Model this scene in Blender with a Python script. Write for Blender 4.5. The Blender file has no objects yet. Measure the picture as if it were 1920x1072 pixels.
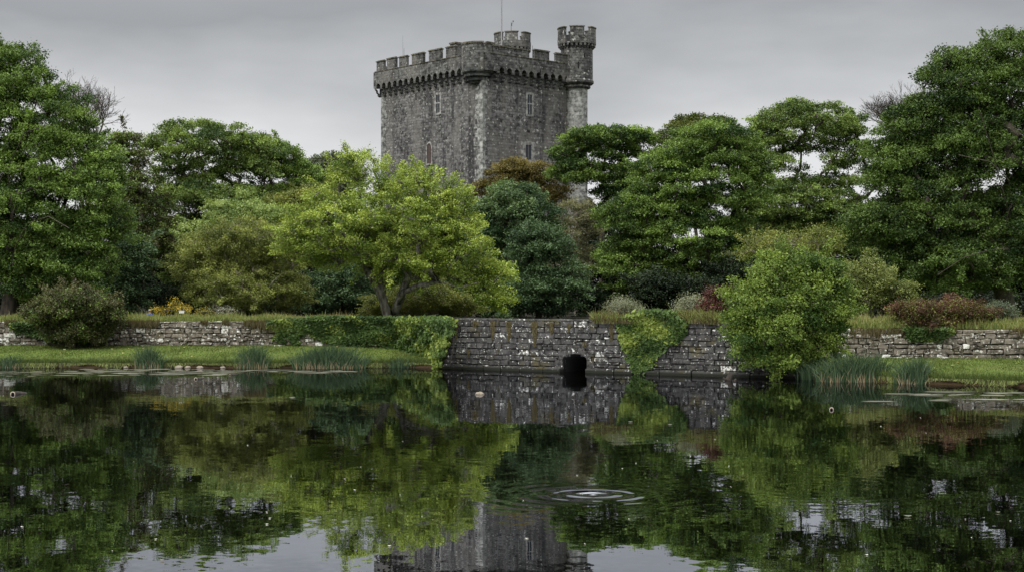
import bpy, math, random
import numpy as np
SC = bpy.context.scene
PI = math.pi
# ------------------------------------------------------------------ camera
F, HZ, CAMH = 2900.0, 570.0, 3.0          # focal length in photo pixels, horizon row, eye height
cam_d = bpy.data.cameras.new("camera"); cam = bpy.data.objects.new("camera", cam_d)
SC.collection.objects.link(cam); SC.camera = cam
cam.location = (0, 0, CAMH); cam.rotation_euler = (PI / 2, 0, 0)
cam_d.sensor_width = 36; cam_d.lens = F / 1920 * 36
cam_d.shift_y = (HZ - 536) / 1920; cam_d.clip_start = 0.1; cam_d.clip_end = 8000
# ------------------------------------------------------------------ sky
W = bpy.data.worlds.new("World"); SC.world = W; W.use_nodes = True
SUN_EL, SUN_AZ = math.radians(52), math.radians(222)
nt = W.node_tree; nt.nodes.clear()
def nn(t, kind, **kw):
    n = t.nodes.new(kind)
    for k, v in kw.items():
        if k.startswith('i_'):
            key = k[2:]; key = int(key) if key.isdigit() else key.replace('_', ' ')
            n.inputs[key].default_value = v
        else: setattr(n, k, v)
    return n
def ramp(t, stops, interp='LINEAR'):
    n = t.nodes.new('ShaderNodeValToRGB'); n.color_ramp.interpolation = interp
    e = n.color_ramp.elements
    while len(e) < len(stops): e.new(0.5)
    for el, (p, c) in zip(e, stops):
        el.position = p
        if not hasattr(c, '__len__'): c = (c, c, c)
        el.color = (c[0], c[1], c[2], 1)
    return n
L = nt.links.new
sky = nn(nt, 'ShaderNodeTexSky', sky_type='NISHITA', sun_disc=False, sun_elevation=SUN_EL, sun_rotation=SUN_AZ)
tc = nn(nt, 'ShaderNodeTexCoord'); sp = nn(nt, 'ShaderNodeSeparateXYZ'); L(tc.outputs['Generated'], sp.inputs[0])
mp = nn(nt, 'ShaderNodeMapping'); mp.inputs['Scale'].default_value = (1.6, 1.6, 5.0); L(tc.outputs['Generated'], mp.inputs[0])
ns = nn(nt, 'ShaderNodeTexNoise', i_Scale=2.2, i_Detail=5.0, i_Roughness=0.5); L(mp.outputs[0], ns.inputs['Vector'])
warp = nn(nt, 'ShaderNodeMath', operation='MULTIPLY_ADD', i_1=0.20, i_2=-0.10); L(ns.outputs['Fac'], warp.inputs[0])
add = nn(nt, 'ShaderNodeMath', operation='ADD'); L(sp.outputs['Z'], add.inputs[0]); L(warp.outputs[0], add.inputs[1])
# overcast: pale at the horizon, a grey bank above it, bright high cloud overhead
rp = ramp(nt, [(0.0, (8.4, 8.4, 8.5)), (0.09, (8.1, 8.1, 8.2)), (0.14, (5.8, 5.85, 5.95)), (0.195, (3.7, 3.77, 3.87)),
               (0.30, (4.6, 4.7, 4.8)), (0.50, (18.0, 18.1, 18.2)), (1.0, (34.0, 34.0, 34.0))])
L(add.outputs[0], rp.inputs[0])
mx = nn(nt, 'ShaderNodeMix', data_type='RGBA'); mx.inputs[0].default_value = 0.93
L(sky.outputs[0], mx.inputs[6]); L(rp.outputs[0], mx.inputs[7])
bg = nn(nt, 'ShaderNodeBackground', i_Strength=0.1); L(mx.outputs[2], bg.inputs[0])
wo = nn(nt, 'ShaderNodeOutputWorld'); L(bg.outputs[0], wo.inputs[0])
sd = bpy.data.lights.new("sun", 'SUN'); sd.energy = 3.2; sd.angle = math.radians(22); sd.color = (1, 0.97, 0.92)
sun = bpy.data.objects.new("sun", sd); SC.collection.objects.link(sun)
sun.rotation_euler = (PI / 2 - SUN_EL, 0, PI - SUN_AZ)
SC.view_settings.view_transform = 'Standard'; SC.view_settings.look = 'None'
SC.view_settings.exposure = 0.0; SC.view_settings.gamma = 1
try:
    SC.cycles.max_bounces = 6; SC.cycles.diffuse_bounces = 3; SC.cycles.glossy_bounces = 3; SC.cycles.transmission_bounces = 3
    SC.cycles.use_denoising = True
except Exception: pass

# ------------------------------------------------------------------ helpers
def at(px, py, Y):                      # a photo pixel at a known distance -> place in the world
    return np.array([(px - 960) / F * Y, Y, CAMH - (py - HZ) / F * Y])
def X_at(px, Y): return (px - 960) / F * Y
def link(o, parent=None):
    SC.collection.objects.link(o)
    if parent is not None: o.parent = parent
    return o
def tag(o, label=None, cat=None, group=None, kind=None):
    if label: o['label'] = label
    if cat: o['category'] = cat
    if group: o['group'] = group
    if kind: o['kind'] = kind
    return o
def empty(name, loc=(0, 0, 0), rz=0):
    o = bpy.data.objects.new(name, None); o.location = loc; o.rotation_euler = (0, 0, rz); o.empty_display_size = 0.3
    return link(o)
class MB:
    """collects quads / triangles; build() links them as one mesh"""
    def __init__(s): s.V = []; s.Q = []; s.T = []; s.t = []; s.n = 0; s.uv = []
    def add(s, V, Q=None, T=None, tint=0.5):
        V = np.asarray(V, float).reshape(-1, 3); k = len(V)
        if Q is not None and len(Q): s.Q.append(np.asarray(Q, np.int64).reshape(-1, 4) + s.n)
        if T is not None and len(T): s.T.append(np.asarray(T, np.int64).reshape(-1, 3) + s.n)
        s.V.append(V); s.t.append(np.broadcast_to(np.asarray(tint, float), (k,)).copy()); s.n += k
    def box(s, c, h, ax=None, ay=None, tint=0.5, top=1.0):
        c = np.asarray(c, float); ax = np.array([1., 0, 0]) if ax is None else np.asarray(ax); ay = np.array([0, 1., 0]) if ay is None else np.asarray(ay)
        az = np.array([0, 0, 1.]); V = []
        for z in (-1, 1):
            k = top if z > 0 else 1
            for x, y in ((-1, -1), (1, -1), (1, 1), (-1, 1)): V.append(c + ax * h[0] * x * k + ay * h[1] * y * k + az * h[2] * z)
        s.add(V, [(0, 3, 2, 1), (4, 5, 6, 7), (0, 1, 5, 4), (1, 2, 6, 5), (2, 3, 7, 6), (3, 0, 4, 7)], tint=tint)
    def tube(s, P, R, k=5, tint=0.5, cap=False):
        P = np.asarray(P, float); n = len(P); R = np.broadcast_to(np.asarray(R, float), (n,))
        d = np.gradient(P, axis=0); d /= np.linalg.norm(d, axis=1)[:, None] + 1e-9
        ref = np.where(np.abs(d[:, 2:3]) > 0.8, np.array([[1., 0, 0]]), np.array([[0, 0, 1.]]))
        u = np.cross(d, ref); u /= np.linalg.norm(u, axis=1)[:, None] + 1e-9; v = np.cross(d, u)
        a = np.arange(k) * 2 * PI / k
        V = P[:, None, :] + R[:, None, None] * (u[:, None, :] * np.cos(a)[None, :, None] + v[:, None, :] * np.sin(a)[None, :, None])
        Q = []
        for i in range(n - 1):
            for j in range(k): Q.append((i * k + j, i * k + (j + 1) % k, (i + 1) * k + (j + 1) % k, (i + 1) * k + j))
        T = []
        V = V.reshape(-1, 3)
        if cap:
            V = np.vstack([V, P[0], P[-1]]); m = n * k
            for j in range(k): T += [(m, (j + 1) % k, j), (m + 1, (n - 1) * k + j, (n - 1) * k + (j + 1) % k)]
        s.add(V, Q, T, tint=tint)
    def lathe(s, c, prof, k=24, tint=0.5, a0=0.0):
        """prof: (radius, z) from below to above, z is absolute"""
        a = a0 + np.arange(k) * 2 * PI / k
        V = [(c[0] + r * math.cos(b), c[1] + r * math.sin(b), z) for r, z in prof for b in a]
        Q = [(i * k + j, i * k + (j + 1) % k, (i + 1) * k + (j + 1) % k, (i + 1) * k + j) for i in range(len(prof) - 1) for j in range(k)]
        s.add(V, Q, tint=tint)
    def sector(s, c, r0, r1, a0, a1, z0, z1, n=5, tint=0.5):
        V = []
        for i in range(n + 1):
            a = a0 + (a1 - a0) * i / n
            for r in (r0, r1):
                for z in (z0, z1): V.append((c[0] + r * math.cos(a), c[1] + r * math.sin(a), z))
        Q = []
        for i in range(n):
            b = i * 4; e = b + 4
            Q += [(b + 2, e + 2, e + 3, b + 3), (b, b + 1, e + 1, e), (b + 1, b + 3, e + 3, e + 1), (b, e, e + 2, b + 2)]
        e = n * 4
        Q += [(0, 2, 3, 1), (e, e + 1, e + 3, e + 2)]
        s.add(V, Q, tint=tint)
    def build(s, name, mat, parent=None, smooth=False):
        me = bpy.data.meshes.new(name); V = np.vstack(s.V)
        Q = np.vstack(s.Q) if s.Q else np.zeros((0, 4), int); T = np.vstack(s.T) if s.T else np.zeros((0, 3), int)
        me.vertices.add(len(V)); me.vertices.foreach_set('co', V.astype(np.float32).ravel())
        me.loops.add(len(Q) * 4 + len(T) * 3); me.loops.foreach_set('vertex_index', np.concatenate([Q.ravel(), T.ravel()]).astype(np.int32))
        me.polygons.add(len(Q) + len(T))
        me.polygons.foreach_set('loop_start', np.concatenate([np.arange(len(Q)) * 4, len(Q) * 4 + np.arange(len(T)) * 3]).astype(np.int32))
        me.polygons.foreach_set('use_smooth', np.full(len(Q) + len(T), smooth, bool))
        at_ = me.attributes.new('tint', 'FLOAT', 'POINT'); at_.data.foreach_set('value', np.concatenate(s.t).astype(np.float32))
        me.update(calc_edges=True); me.validate()
        me.materials.append(mat)
        return link(bpy.data.objects.new(name, me), parent)

# ------------------------------------------------------------------ materials
def new_mat(name):
    m = bpy.data.materials.new(name); m.use_nodes = True; m.node_tree.nodes.clear(); return m, m.node_tree
def attr(t, name='tint'): return nn(t, 'ShaderNodeAttribute', attribute_name=name).outputs['Fac']
def mixc(t, f, a, b, blend='MIX'):
    n = nn(t, 'ShaderNodeMix', data_type='RGBA', blend_type=blend)
    for sock, v in ((n.inputs[0], f), (n.inputs[6], a), (n.inputs[7], b)):
        if hasattr(v, 'links') or isinstance(v, bpy.types.NodeSocket): t.links.new(v, sock)
        elif hasattr(v, '__len__'): sock.default_value = (v[0], v[1], v[2], 1)
        else: sock.default_value = v
    return n.outputs[2]
def noise(t, vec, scale, detail=4.0, rough=0.55, out='Fac'):
    n = nn(t, 'ShaderNodeTexNoise', i_Scale=scale, i_Detail=detail, i_Roughness=rough)
    if vec is not None: t.links.new(vec, n.inputs['Vector'])
    return n.outputs[out]
def maprange(t, v, a, b, c=0.0, d=1.0):
    n = nn(t, 'ShaderNodeMapRange', i_1=a, i_2=b, i_3=c, i_4=d); t.links.new(v, n.inputs[0]); return n.outputs[0]
def scaled(t, vec, s):
    n = nn(t, 'ShaderNodeMapping'); n.inputs['Scale'].default_value = s; t.links.new(vec, n.inputs[0]); return n.outputs[0]
def finish(t, col, rough=0.85, bump=None, bdist=0.02, bstr=0.6, spec=0.3):
    p = nn(t, 'ShaderNodeBsdfPrincipled', i_Roughness=rough); p.inputs['Specular IOR Level'].default_value = spec
    if isinstance(col, bpy.types.NodeSocket): t.links.new(col, p.inputs['Base Color'])
    else: p.inputs['Base Color'].default_value = (*col, 1)
    if bump is not None:
        b = nn(t, 'ShaderNodeBump', i_Strength=bstr, i_Distance=bdist); t.links.new(bump, b.inputs['Height']); t.links.new(b.outputs[0], p.inputs['Normal'])
    o = nn(t, 'ShaderNodeOutputMaterial'); t.links.new(p.outputs[0], o.inputs[0]); return p
def plain(name, col, rough=0.6, metallic=0.0):
    m, t = new_mat(name); g = nn(t, 'ShaderNodeNewGeometry').outputs['Position']
    f = noise(t, g, 9.0); c = mixc(t, maprange(t, f, 0.3, 0.7), tuple(v * 0.8 for v in col), col)
    p = finish(t, c, rough); p.inputs['Metallic'].default_value = metallic; return m
LEAF = {}
def leaf_mat(name, dark, light, transl=0.24):
    def soft(c): l = 0.25 * c[0] + 0.65 * c[1] + 0.1 * c[2]; return tuple(v + (l - v) * 0.09 for v in c)
    dark, light = soft(dark), soft(light)
    m, t = new_mat('leaf_' + name)
    c = mixc(t, attr(t), dark, light)
    d = nn(t, 'ShaderNodeBsdfPrincipled', i_Roughness=0.55); d.inputs['Specular IOR Level'].default_value = 0.25
    t.links.new(c, d.inputs['Base Color'])
    tr = nn(t, 'ShaderNodeBsdfTranslucent')
    c2 = mixc(t, 1.0, c, (1.15, 1.1, 0.45), 'MULTIPLY'); t.links.new(c2, tr.inputs[0])
    mx = nn(t, 'ShaderNodeMixShader'); mx.inputs[0].default_value = transl
    t.links.new(d.outputs[0], mx.inputs[1]); t.links.new(tr.outputs[0], mx.inputs[2])
    o = nn(t, 'ShaderNodeOutputMaterial'); t.links.new(mx.outputs[0], o.inputs[0]); LEAF[name] = m
for nm, a, b in [
    ('deep', (0.011, 0.031, 0.005), (0.125, 0.205, 0.032)),
    ('green', (0.016, 0.046, 0.006), (0.19, 0.3, 0.045)),
    ('mid', (0.026, 0.06, 0.009), (0.235, 0.335, 0.062)),
    ('woodshade', (0.005, 0.013, 0.004), (0.022, 0.04, 0.013)),  # shade deep in the wood, put into the leaf colour
    ('maple', (0.075, 0.135, 0.009), (0.36, 0.45, 0.06)),
    ('pale', (0.085, 0.145, 0.026), (0.3, 0.39, 0.115)),
    ('olive', (0.062, 0.088, 0.012), (0.27, 0.305, 0.06)),
    ('yolive', (0.055, 0.08, 0.01), (0.23, 0.25, 0.04)),
    ('blue', (0.022, 0.056, 0.018), (0.15, 0.235, 0.09)),
    ('bluedk', (0.014, 0.038, 0.013), (0.098, 0.17, 0.068)),
    ('rust', (0.08, 0.066, 0.012), (0.22, 0.18, 0.042)),
    ('willow', (0.085, 0.090, 0.040), (0.190, 0.190, 0.085)),
    ('grey',   (0.055, 0.078, 0.045), (0.120, 0.145, 0.085)),
    ('bush', (0.026, 0.066, 0.005), (0.185, 0.265, 0.03)),
    ('bushy', (0.055, 0.085, 0.014), (0.24, 0.28, 0.07)),
    ('brownb', (0.025, 0.028, 0.009), (0.11, 0.108, 0.04)),
    ('ivy', (0.01, 0.034, 0.007), (0.09, 0.155, 0.026)),
    ('ivyl',   (0.050, 0.100, 0.012), (0.240, 0.300, 0.040)),
    ('red', (0.04, 0.02, 0.011), (0.14, 0.062, 0.036)),
    ('flower', (0.30, 0.030, 0.080), (0.50, 0.060, 0.16)),
    ('dkred',  (0.030, 0.010, 0.010), (0.110, 0.035, 0.028)),
    ('yellow', (0.35, 0.24, 0.010), (0.65, 0.48, 0.02)),
    ('white',  (0.55, 0.55, 0.50), (0.80, 0.80, 0.75)),
    ('silver', (0.130, 0.150, 0.090), (0.260, 0.275, 0.180)),
    ('grass', (0.055, 0.095, 0.014), (0.24, 0.265, 0.06)),
    ('drygrass', (0.13, 0.12, 0.035), (0.38, 0.34, 0.13)),
    ('lawn', (0.04, 0.072, 0.01), (0.135, 0.17, 0.028)),
    ('rustmoss', (0.045, 0.038, 0.013), (0.12, 0.095, 0.032)),
    ('reed', (0.012, 0.032, 0.013), (0.055, 0.1, 0.036)),
    ('straw', (0.1, 0.075, 0.04), (0.27, 0.215, 0.12)),
    ('weed', (0.045, 0.047, 0.028), (0.185, 0.185, 0.135)),
]: leaf_mat(nm, a, b)
def bark_mat(name, a, b):
    m, t = new_mat(name); g = nn(t, 'ShaderNodeNewGeometry').outputs['Position']
    f = noise(t, scaled(t, g, (1, 1, 0.35)), 5.0, 5.0); c = mixc(t, maprange(t, f, 0.35, 0.65), a, b)
    finish(t, c, 0.9, f, 0.05); return m
BARK = bark_mat('bark_dark', (0.022, 0.018, 0.013), (0.065, 0.055, 0.042))
BARKG = bark_mat('bark_grey', (0.028, 0.024, 0.018), (0.17, 0.16, 0.14))
BARKP = bark_mat('bark_pale', (0.11, 0.095, 0.075), (0.24, 0.21, 0.17))

def castle_mat(name, a, b, light_amt=0.5, stains=True, brick=(0.85, 0.36)):
    m, t = new_mat(name); tcn = nn(t, 'ShaderNodeTexCoord'); pos = tcn.outputs['Object']
    s = nn(t, 'ShaderNodeSeparateXYZ'); t.links.new(pos, s.inputs[0])
    # courses: run length along the wall from x+y (each wall face is at about 45 degrees to neither), height from z
    nrm = nn(t, 'ShaderNodeSeparateXYZ'); t.links.new(tcn.outputs['Normal'], nrm.inputs[0])
    ab = nn(t, 'ShaderNodeMath', operation='ABSOLUTE'); t.links.new(nrm.outputs['X'], ab.inputs[0])
    gt = nn(t, 'ShaderNodeMath', operation='GREATER_THAN', i_1=0.7); t.links.new(ab.outputs[0], gt.inputs[0])
    u = nn(t, 'ShaderNodeMix', data_type='FLOAT'); t.links.new(gt.outputs[0], u.inputs[0]); t.links.new(s.outputs['X'], u.inputs[2]); t.links.new(s.outputs['Y'], u.inputs[3])
    cb = nn(t, 'ShaderNodeCombineXYZ'); t.links.new(u.outputs[0], cb.inputs[0]); t.links.new(s.outputs['Z'], cb.inputs[1])
    w = nn(t, 'ShaderNodeVectorMath', operation='MULTIPLY_ADD'); wn = noise(t, pos, 1.4, 3.0, out='Color')
    t.links.new(wn, w.inputs[0]); w.inputs[1].default_value = (0.28, 0.16, 0); t.links.new(cb.outputs[0], w.inputs[2])
    br = nn(t, 'ShaderNodeTexBrick', i_Scale=1.0); br.offset = 0.5
    t.links.new(w.outputs[0], br.inputs['Vector'])
    br.inputs['Color1'].default_value = (0.15, 0.15, 0.15, 1); br.inputs['Color2'].default_value = (1, 1, 1, 1); br.inputs['Mortar'].default_value = (0.0, 0.0, 0.0, 1)
    br.inputs['Mortar Size'].default_value = 0.022; br.inputs['Mortar Smooth'].default_value = 0.3
    br.inputs['Brick Width'].default_value = brick[0]; br.inputs['Row Height'].default_value = brick[1]
    base = mixc(t, br.outputs['Color'], tuple(0.45 * q for q in a), tuple(1.3 * q for q in b))
    big = noise(t, pos, 0.30, 4.0, 0.6)
    base = mixc(t, maprange(t, big, 0.45, 0.62, 0.0, 0.75), base, tuple(0.45 * q for q in a))
    fine = noise(t, pos, 2.1, 4.0, 0.62)
    base = mixc(t, maprange(t, fine, 0.42, 0.75, 0.0, 0.6), base, tuple(min(1, 1.9 * q) for q in b))
    base = mixc(t, maprange(t, fine, 0.5, 0.28, 0.0, 0.75), base, tuple(0.25 * q for q in a))
    if stains:
        st = noise(t, scaled(t, pos, (1, 1, 0.07)), 0.62, 4.0, 0.6)
        base = mixc(t, maprange(t, st, 0.53, 0.66, 0.0, 0.8), base, (0.022, 0.022, 0.024))
        br2 = noise(t, scaled(t, pos, (1, 1, 0.4)), 0.33, 3.0)
        base = mixc(t, maprange(t, br2, 0.50, 0.62, 0.0, 0.55), base, (0.160, 0.152, 0.135))
    v = nn(t, 'ShaderNodeTexVoronoi', i_Scale=1.35); 
    wv = nn(t, 'ShaderNodeVectorMath', operation='MULTIPLY_ADD'); t.links.new(noise(t, pos, 5.0, 3.0, out='Color'), wv.inputs[0]); wv.inputs[1].default_value = (0.8, 0.8, 0.55); t.links.new(pos, wv.inputs[2])
    t.links.new(wv.outputs[0], v.inputs['Vector'])
    rs = nn(t, 'ShaderNodeSeparateXYZ'); t.links.new(v.outputs['Color'], rs.inputs[0])
    dot = nn(t, 'ShaderNodeMath', operation='MULTIPLY'); 
    t.links.new(maprange(t, v.outputs['Distance'], 0.26, 0.14), dot.inputs[0]); t.links.new(maprange(t, rs.outputs['X'], 0.60, 0.85, 0, light_amt), dot.inputs[1])
    base = mixc(t, dot.outputs[0], base, (0.46, 0.46, 0.42))
    sp_ = noise(t, pos, 2.6, 2.0, 0.5)
    base = mixc(t, maprange(t, sp_, 0.62, 0.70, 0, light_amt), base, (0.34, 0.34, 0.315))
    base = mixc(t, attr(t), mixc(t, 1.0, base, (0.6, 0.6, 0.6), 'MULTIPLY'), mixc(t, 1.0, base, (1.4, 1.4, 1.4), 'MULTIPLY'))
    hb = nn(t, 'ShaderNodeMath', operation='MULTIPLY_ADD', i_1=0.6); t.links.new(br.outputs['Fac'], hb.inputs[0]); hb.inputs[1].default_value = -0.7; t.links.new(fine, hb.inputs[2])
    finish(t, base, 0.92, hb.outputs[0], 0.12, 0.8, 0.2); return m
STONE = castle_mat('castle_stone', (0.051, 0.050, 0.050), (0.128, 0.126, 0.123), 0.95)
STONEG = castle_mat('castle_stone_parapet', (0.052, 0.052, 0.051), (0.105, 0.105, 0.100), 0.8)
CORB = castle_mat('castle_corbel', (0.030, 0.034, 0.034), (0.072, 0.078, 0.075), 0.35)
ASHLAR = castle_mat('castle_ashlar', (0.140, 0.146, 0.136), (0.265, 0.268, 0.252), 0.5, False, (40, 40))
TRIM = castle_mat('castle_trim', (0.22, 0.216, 0.205), (0.275, 0.27, 0.255), 0.2, False, (40, 40))
COPE = castle_mat('castle_coping', (0.075, 0.072, 0.05), (0.13, 0.12, 0.09), 0.3, False, (40, 40))
GLASS = plain('dark_window', (0.022, 0.026, 0.032), 0.15)
WOODB = plain('brown_shutter', (0.055, 0.035, 0.028), 0.8)
DARK = plain('recess_shade', (0.012, 0.012, 0.012), 0.95)  # shade inside culvert, slits and holes, given as a very dark colour
LEAD = plain('lead_came', (0.12, 0.12, 0.12), 0.6)
POLE = plain('pole_paint', (0.26, 0.26, 0.26), 0.5)
PAINT = plain('white_paint', (0.75, 0.75, 0.73), 0.5)
METAL = plain('grey_metal', (0.10, 0.10, 0.105), 0.5, 0.3)

def wall_mat(name, dark, mid, lich=0.52, cap=0.16):
    m, t = new_mat(name); pos = nn(t, 'ShaderNodeNewGeometry').outputs['Position']
    a = attr(t); c = mixc(t, a, dark, mid)
    n1 = noise(t, pos, 3.6, 6.0, 0.72); c = mixc(t, maprange(t, n1, 0.40, 0.7, 0, 0.8), c, tuple(1.7 * q for q in mid))
    c = mixc(t, maprange(t, n1, 0.47, 0.3, 0, 0.85), c, tuple(0.3 * q for q in dark))
    ml = noise(t, pos, 1.1, 4.0, 0.6); c = mixc(t, maprange(t, ml, 0.56, 0.70, 0, 0.6), c, (0.075, 0.065, 0.020))
    # white lichen: some blocks (high tint) are nearly covered, others only spotted
    n2 = noise(t, pos, 7.5, 6.0, 0.68)
    sh = nn(t, 'ShaderNodeMath', operation='MULTIPLY_ADD', i_1=cap); t.links.new(maprange(t, a, 0.70, 0.98), sh.inputs[0]); t.links.new(n2, sh.inputs[2])
    c = mixc(t, maprange(t, sh.outputs[0], lich + 0.06, lich + 0.12, 0, 0.92), c, (0.58, 0.58, 0.54))
    sz = nn(t, 'ShaderNodeSeparateXYZ'); t.links.new(pos, sz.inputs[0]); wz = nn(t, 'ShaderNodeMath', operation='MULTIPLY_ADD', i_1=-0.12); t.links.new(n1, wz.inputs[0]); t.links.new(sz.outputs['Z'], wz.inputs[2])
    c = mixc(t, maprange(t, wz.outputs[0], 0.12, 0.02), c, (0.010, 0.011, 0.007))            # wet, algae-dark foot of the wall
    finish(t, c, 0.92, n1, 0.03, 0.8, 0.2); return m
WALLD = wall_mat('pond_wall_stone', (0.015, 0.0148, 0.0145), (0.050, 0.049, 0.046), 0.535, 0.09)
WALLL = wall_mat('garden_wall_stone', (0.050, 0.044, 0.034), (0.140, 0.124, 0.100), 0.515)
MORTAR = plain('old_mortar', (0.022, 0.020, 0.016), 0.95)

def ground_mat():
    m, t = new_mat('ground'); g = nn(t, 'ShaderNodeNewGeometry').outputs['Position']
    n1 = noise(t, g, 0.55, 5.0); n2 = noise(t, scaled(t, g, (1, 0.35, 1)), 9.0, 6.0, 0.75)
    c = mixc(t, maprange(t, n2, 0.3, 0.72), (0.036, 0.066, 0.010), (0.115, 0.150, 0.026))
    c = mixc(t, maprange(t, n1, 0.45, 0.72, 0, 0.6), c, (0.050, 0.078, 0.014))
    n3 = noise(t, g, 0.23, 4.0, 0.6); c = mixc(t, maprange(t, n3, 0.52, 0.66, 0, 0.55), c, (0.085, 0.085, 0.026))
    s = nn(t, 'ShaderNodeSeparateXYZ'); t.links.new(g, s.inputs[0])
    c = mixc(t, maprange(t, s.outputs['Y'], 90, 96), c, (0.012, 0.012, 0.006))       # leaf litter under the wood, darkened with the trees' shade
    zz = nn(t, 'ShaderNodeMath', operation='MULTIPLY_ADD', i_1=0.16, i_2=0.0); t.links.new(n1, zz.inputs[0])
    zs = nn(t, 'ShaderNodeMath', operation='SUBTRACT'); t.links.new(s.outputs['Z'], zs.inputs[0]); t.links.new(zz.outputs[0], zs.inputs[1])
    c = mixc(t, maprange(t, zs.outputs[0], 0.16, 0.06), c, (0.035, 0.024, 0.012))       # bare earth at the water's edge
    finish(t, c, 0.95, n2, 0.05, 0.9, 0.1); return m
GROUND = ground_mat()

def water_mat():
    m, t = new_mat('pond_water'); g = nn(t, 'ShaderNodeNewGeometry').outputs['Position']
    def vm(op, a, b=None, c=None):
        n = nn(t, 'ShaderNodeVectorMath', operation=op)
        for i, v in enumerate((a, b, c)):
            if v is None: continue
            if isinstance(v, bpy.types.NodeSocket): t.links.new(v, n.inputs[i])
            elif hasattr(v, '__len__'): n.inputs[i].default_value = v
            else: n.inputs['Scale'].default_value = v
        return n.outputs[1] if op == 'LENGTH' else n.outputs[0]
    def mt(op, a, b=None, c=None):
        n = nn(t, 'ShaderNodeMath', operation=op)
        for i, v in enumerate((a, b, c)):
            if v is None: continue
            if isinstance(v, bpy.types.NodeSocket): t.links.new(v, n.inputs[i])
            else: n.inputs[i].default_value = v
        return n.outputs[0]
    flat = vm('MULTIPLY', g, (1, 1, 0))
    slopes = None
    for sc, amp in ((0.5, 0.010), (2.3, 0.010), (7.0, 0.012)):
        c = noise(t, flat, sc, 2.0, 0.5, 'Color')
        s = vm('MULTIPLY', vm('SUBTRACT', c, (0.5, 0.5, 0.5)), (amp * 0.5, amp, 0))
        slopes = s if slopes is None else vm('ADD', slopes, s)
    patch = maprange(t, noise(t, scaled(t, flat, (0.5, 1, 1)), 0.22, 2.0), 0.35, 0.65, 0.45, 1.5)
    n = nn(t, 'ShaderNodeVectorMath', operation='SCALE'); t.links.new(slopes, n.inputs[0]); t.links.new(patch, n.inputs['Scale']); slopes = n.outputs[0]
    # rings spreading from where fish or drops broke the surface
    for px, py, k, amp, dec in ((1112, 926, 15.0, 0.40, 0.48), (1060, 900, 15.0, 0.006, 2.4), (1520, 912, 17.0, 0.008, 1.8), (760, 880, 15.0, 0.006, 2.2)):
        Y = CAMH * F / (py - HZ); cx = X_at(px, Y)
        d = vm('SUBTRACT', flat, (cx, Y, 0)); r = vm('LENGTH', d); u = vm('NORMALIZE', d)
        a = mt('MULTIPLY', mt('COSINE', mt('MULTIPLY', r, k)), mt('MULTIPLY', mt('POWER', 2.718, mt('DIVIDE', r, -dec)), amp))
        a = mt('MULTIPLY', a, maprange(t, noise(t, scaled(t, flat, (1, 0.6, 1)), 0.9, 3.0), 0.38, 0.60, 0.12, 1.15))
        n = nn(t, 'ShaderNodeVectorMath', operation='SCALE'); t.links.new(u, n.inputs[0]); t.links.new(a, n.inputs['Scale'])
        slopes = vm('ADD', slopes, n.outputs[0])
    nor = vm('NORMALIZE', vm('ADD', slopes, (0, 0, 1)))
    fr = nn(t, 'ShaderNodeFresnel', i_IOR=1.33); t.links.new(nor, fr.inputs['Normal'])
    fac = mt('MULTIPLY_ADD', fr.outputs[0], 0.06, 0.58)
    gl = nn(t, 'ShaderNodeBsdfGlossy', i_Roughness=0.006); gl.inputs[0].default_value = (0.91, 0.93, 1.0, 1); t.links.new(nor, gl.inputs['Normal'])
    df = nn(t, 'ShaderNodeBsdfDiffuse'); df.inputs[0].default_value = (0.0010, 0.0010, 0.0007, 1)
    mx = nn(t, 'ShaderNodeMixShader'); t.links.new(fac, mx.inputs[0]); t.links.new(df.outputs[0], mx.inputs[1]); t.links.new(gl.outputs[0], mx.inputs[2])
    o = nn(t, 'ShaderNodeOutputMaterial'); t.links.new(mx.outputs[0], o.inputs[0]); return m
WATER = water_mat()

# ------------------------------------------------------------------ ground sheet and pond
A_C, B_C = np.array([X_at(830, 72.5), 72.5]), np.array([X_at(1395, 63.8), 63.8])     # ends of the pond wall
def cwall(x): return A_C[1] + (x - A_C[0]) / (B_C[0] - A_C[0]) * (B_C[1] - A_C[1])
WX = [-200, -60, -6.1, A_C[0] - 0.05, B_C[0] + 1.5, 12.3, 30, 60, 200]
WY = [88, 86.1, 85.05, 72.6, cwall(B_C[0] + 1.5) + 0.15, 72.5, 69.5, 66, 60]
EX = [-200, -60, -40, -20, -8, -5.6, A_C[0] - 0.06, B_C[0] + 1.4, 12.5, 18.2, 30, 60, 200]
EY = [78, 75, 73.2, 73.0, 72.6, 73.6, 72.4, 63.0, 60.6, 56.2, 51, 40, 30]
def wall_y(x): return np.interp(x, WX, WY)
def edge_y(x):
    e = np.interp(x, EX, EY) + 0.22 * np.sin(x * 1.7) * np.cos(x * 0.61) + 0.12 * np.sin(x * 4.1)
    return np.minimum(e, wall_y(x) - 0.12)
def base_z(x): return np.interp(x, [-10, -4, 11, 13], [0.70, 0.45, 0.45, 0.52])
def top_z(x): return np.interp(x, [-60, -4, -3, 10, 13, 60], [2.10, 2.12, 2.28, 2.2, 1.88, 1.85])
def gz(x, y):
    """height of the land at x, y (behind the walls)"""
    d = y - wall_y(x)
    if d < 0:
        e = edge_y(x); u = min(1, max(0, (y - e) / max(0.3, wall_y(x) - e))); return 0.2 + (float(base_z(x)) - 0.2) * u
    return float(np.interp(d, [0, 1.5, 6, 20, 80, 300, 3000], [float(top_z(x)) - 0.04, 2.12, 2.08, 1.95, 2.3, 4.0, 6.0]))
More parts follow.
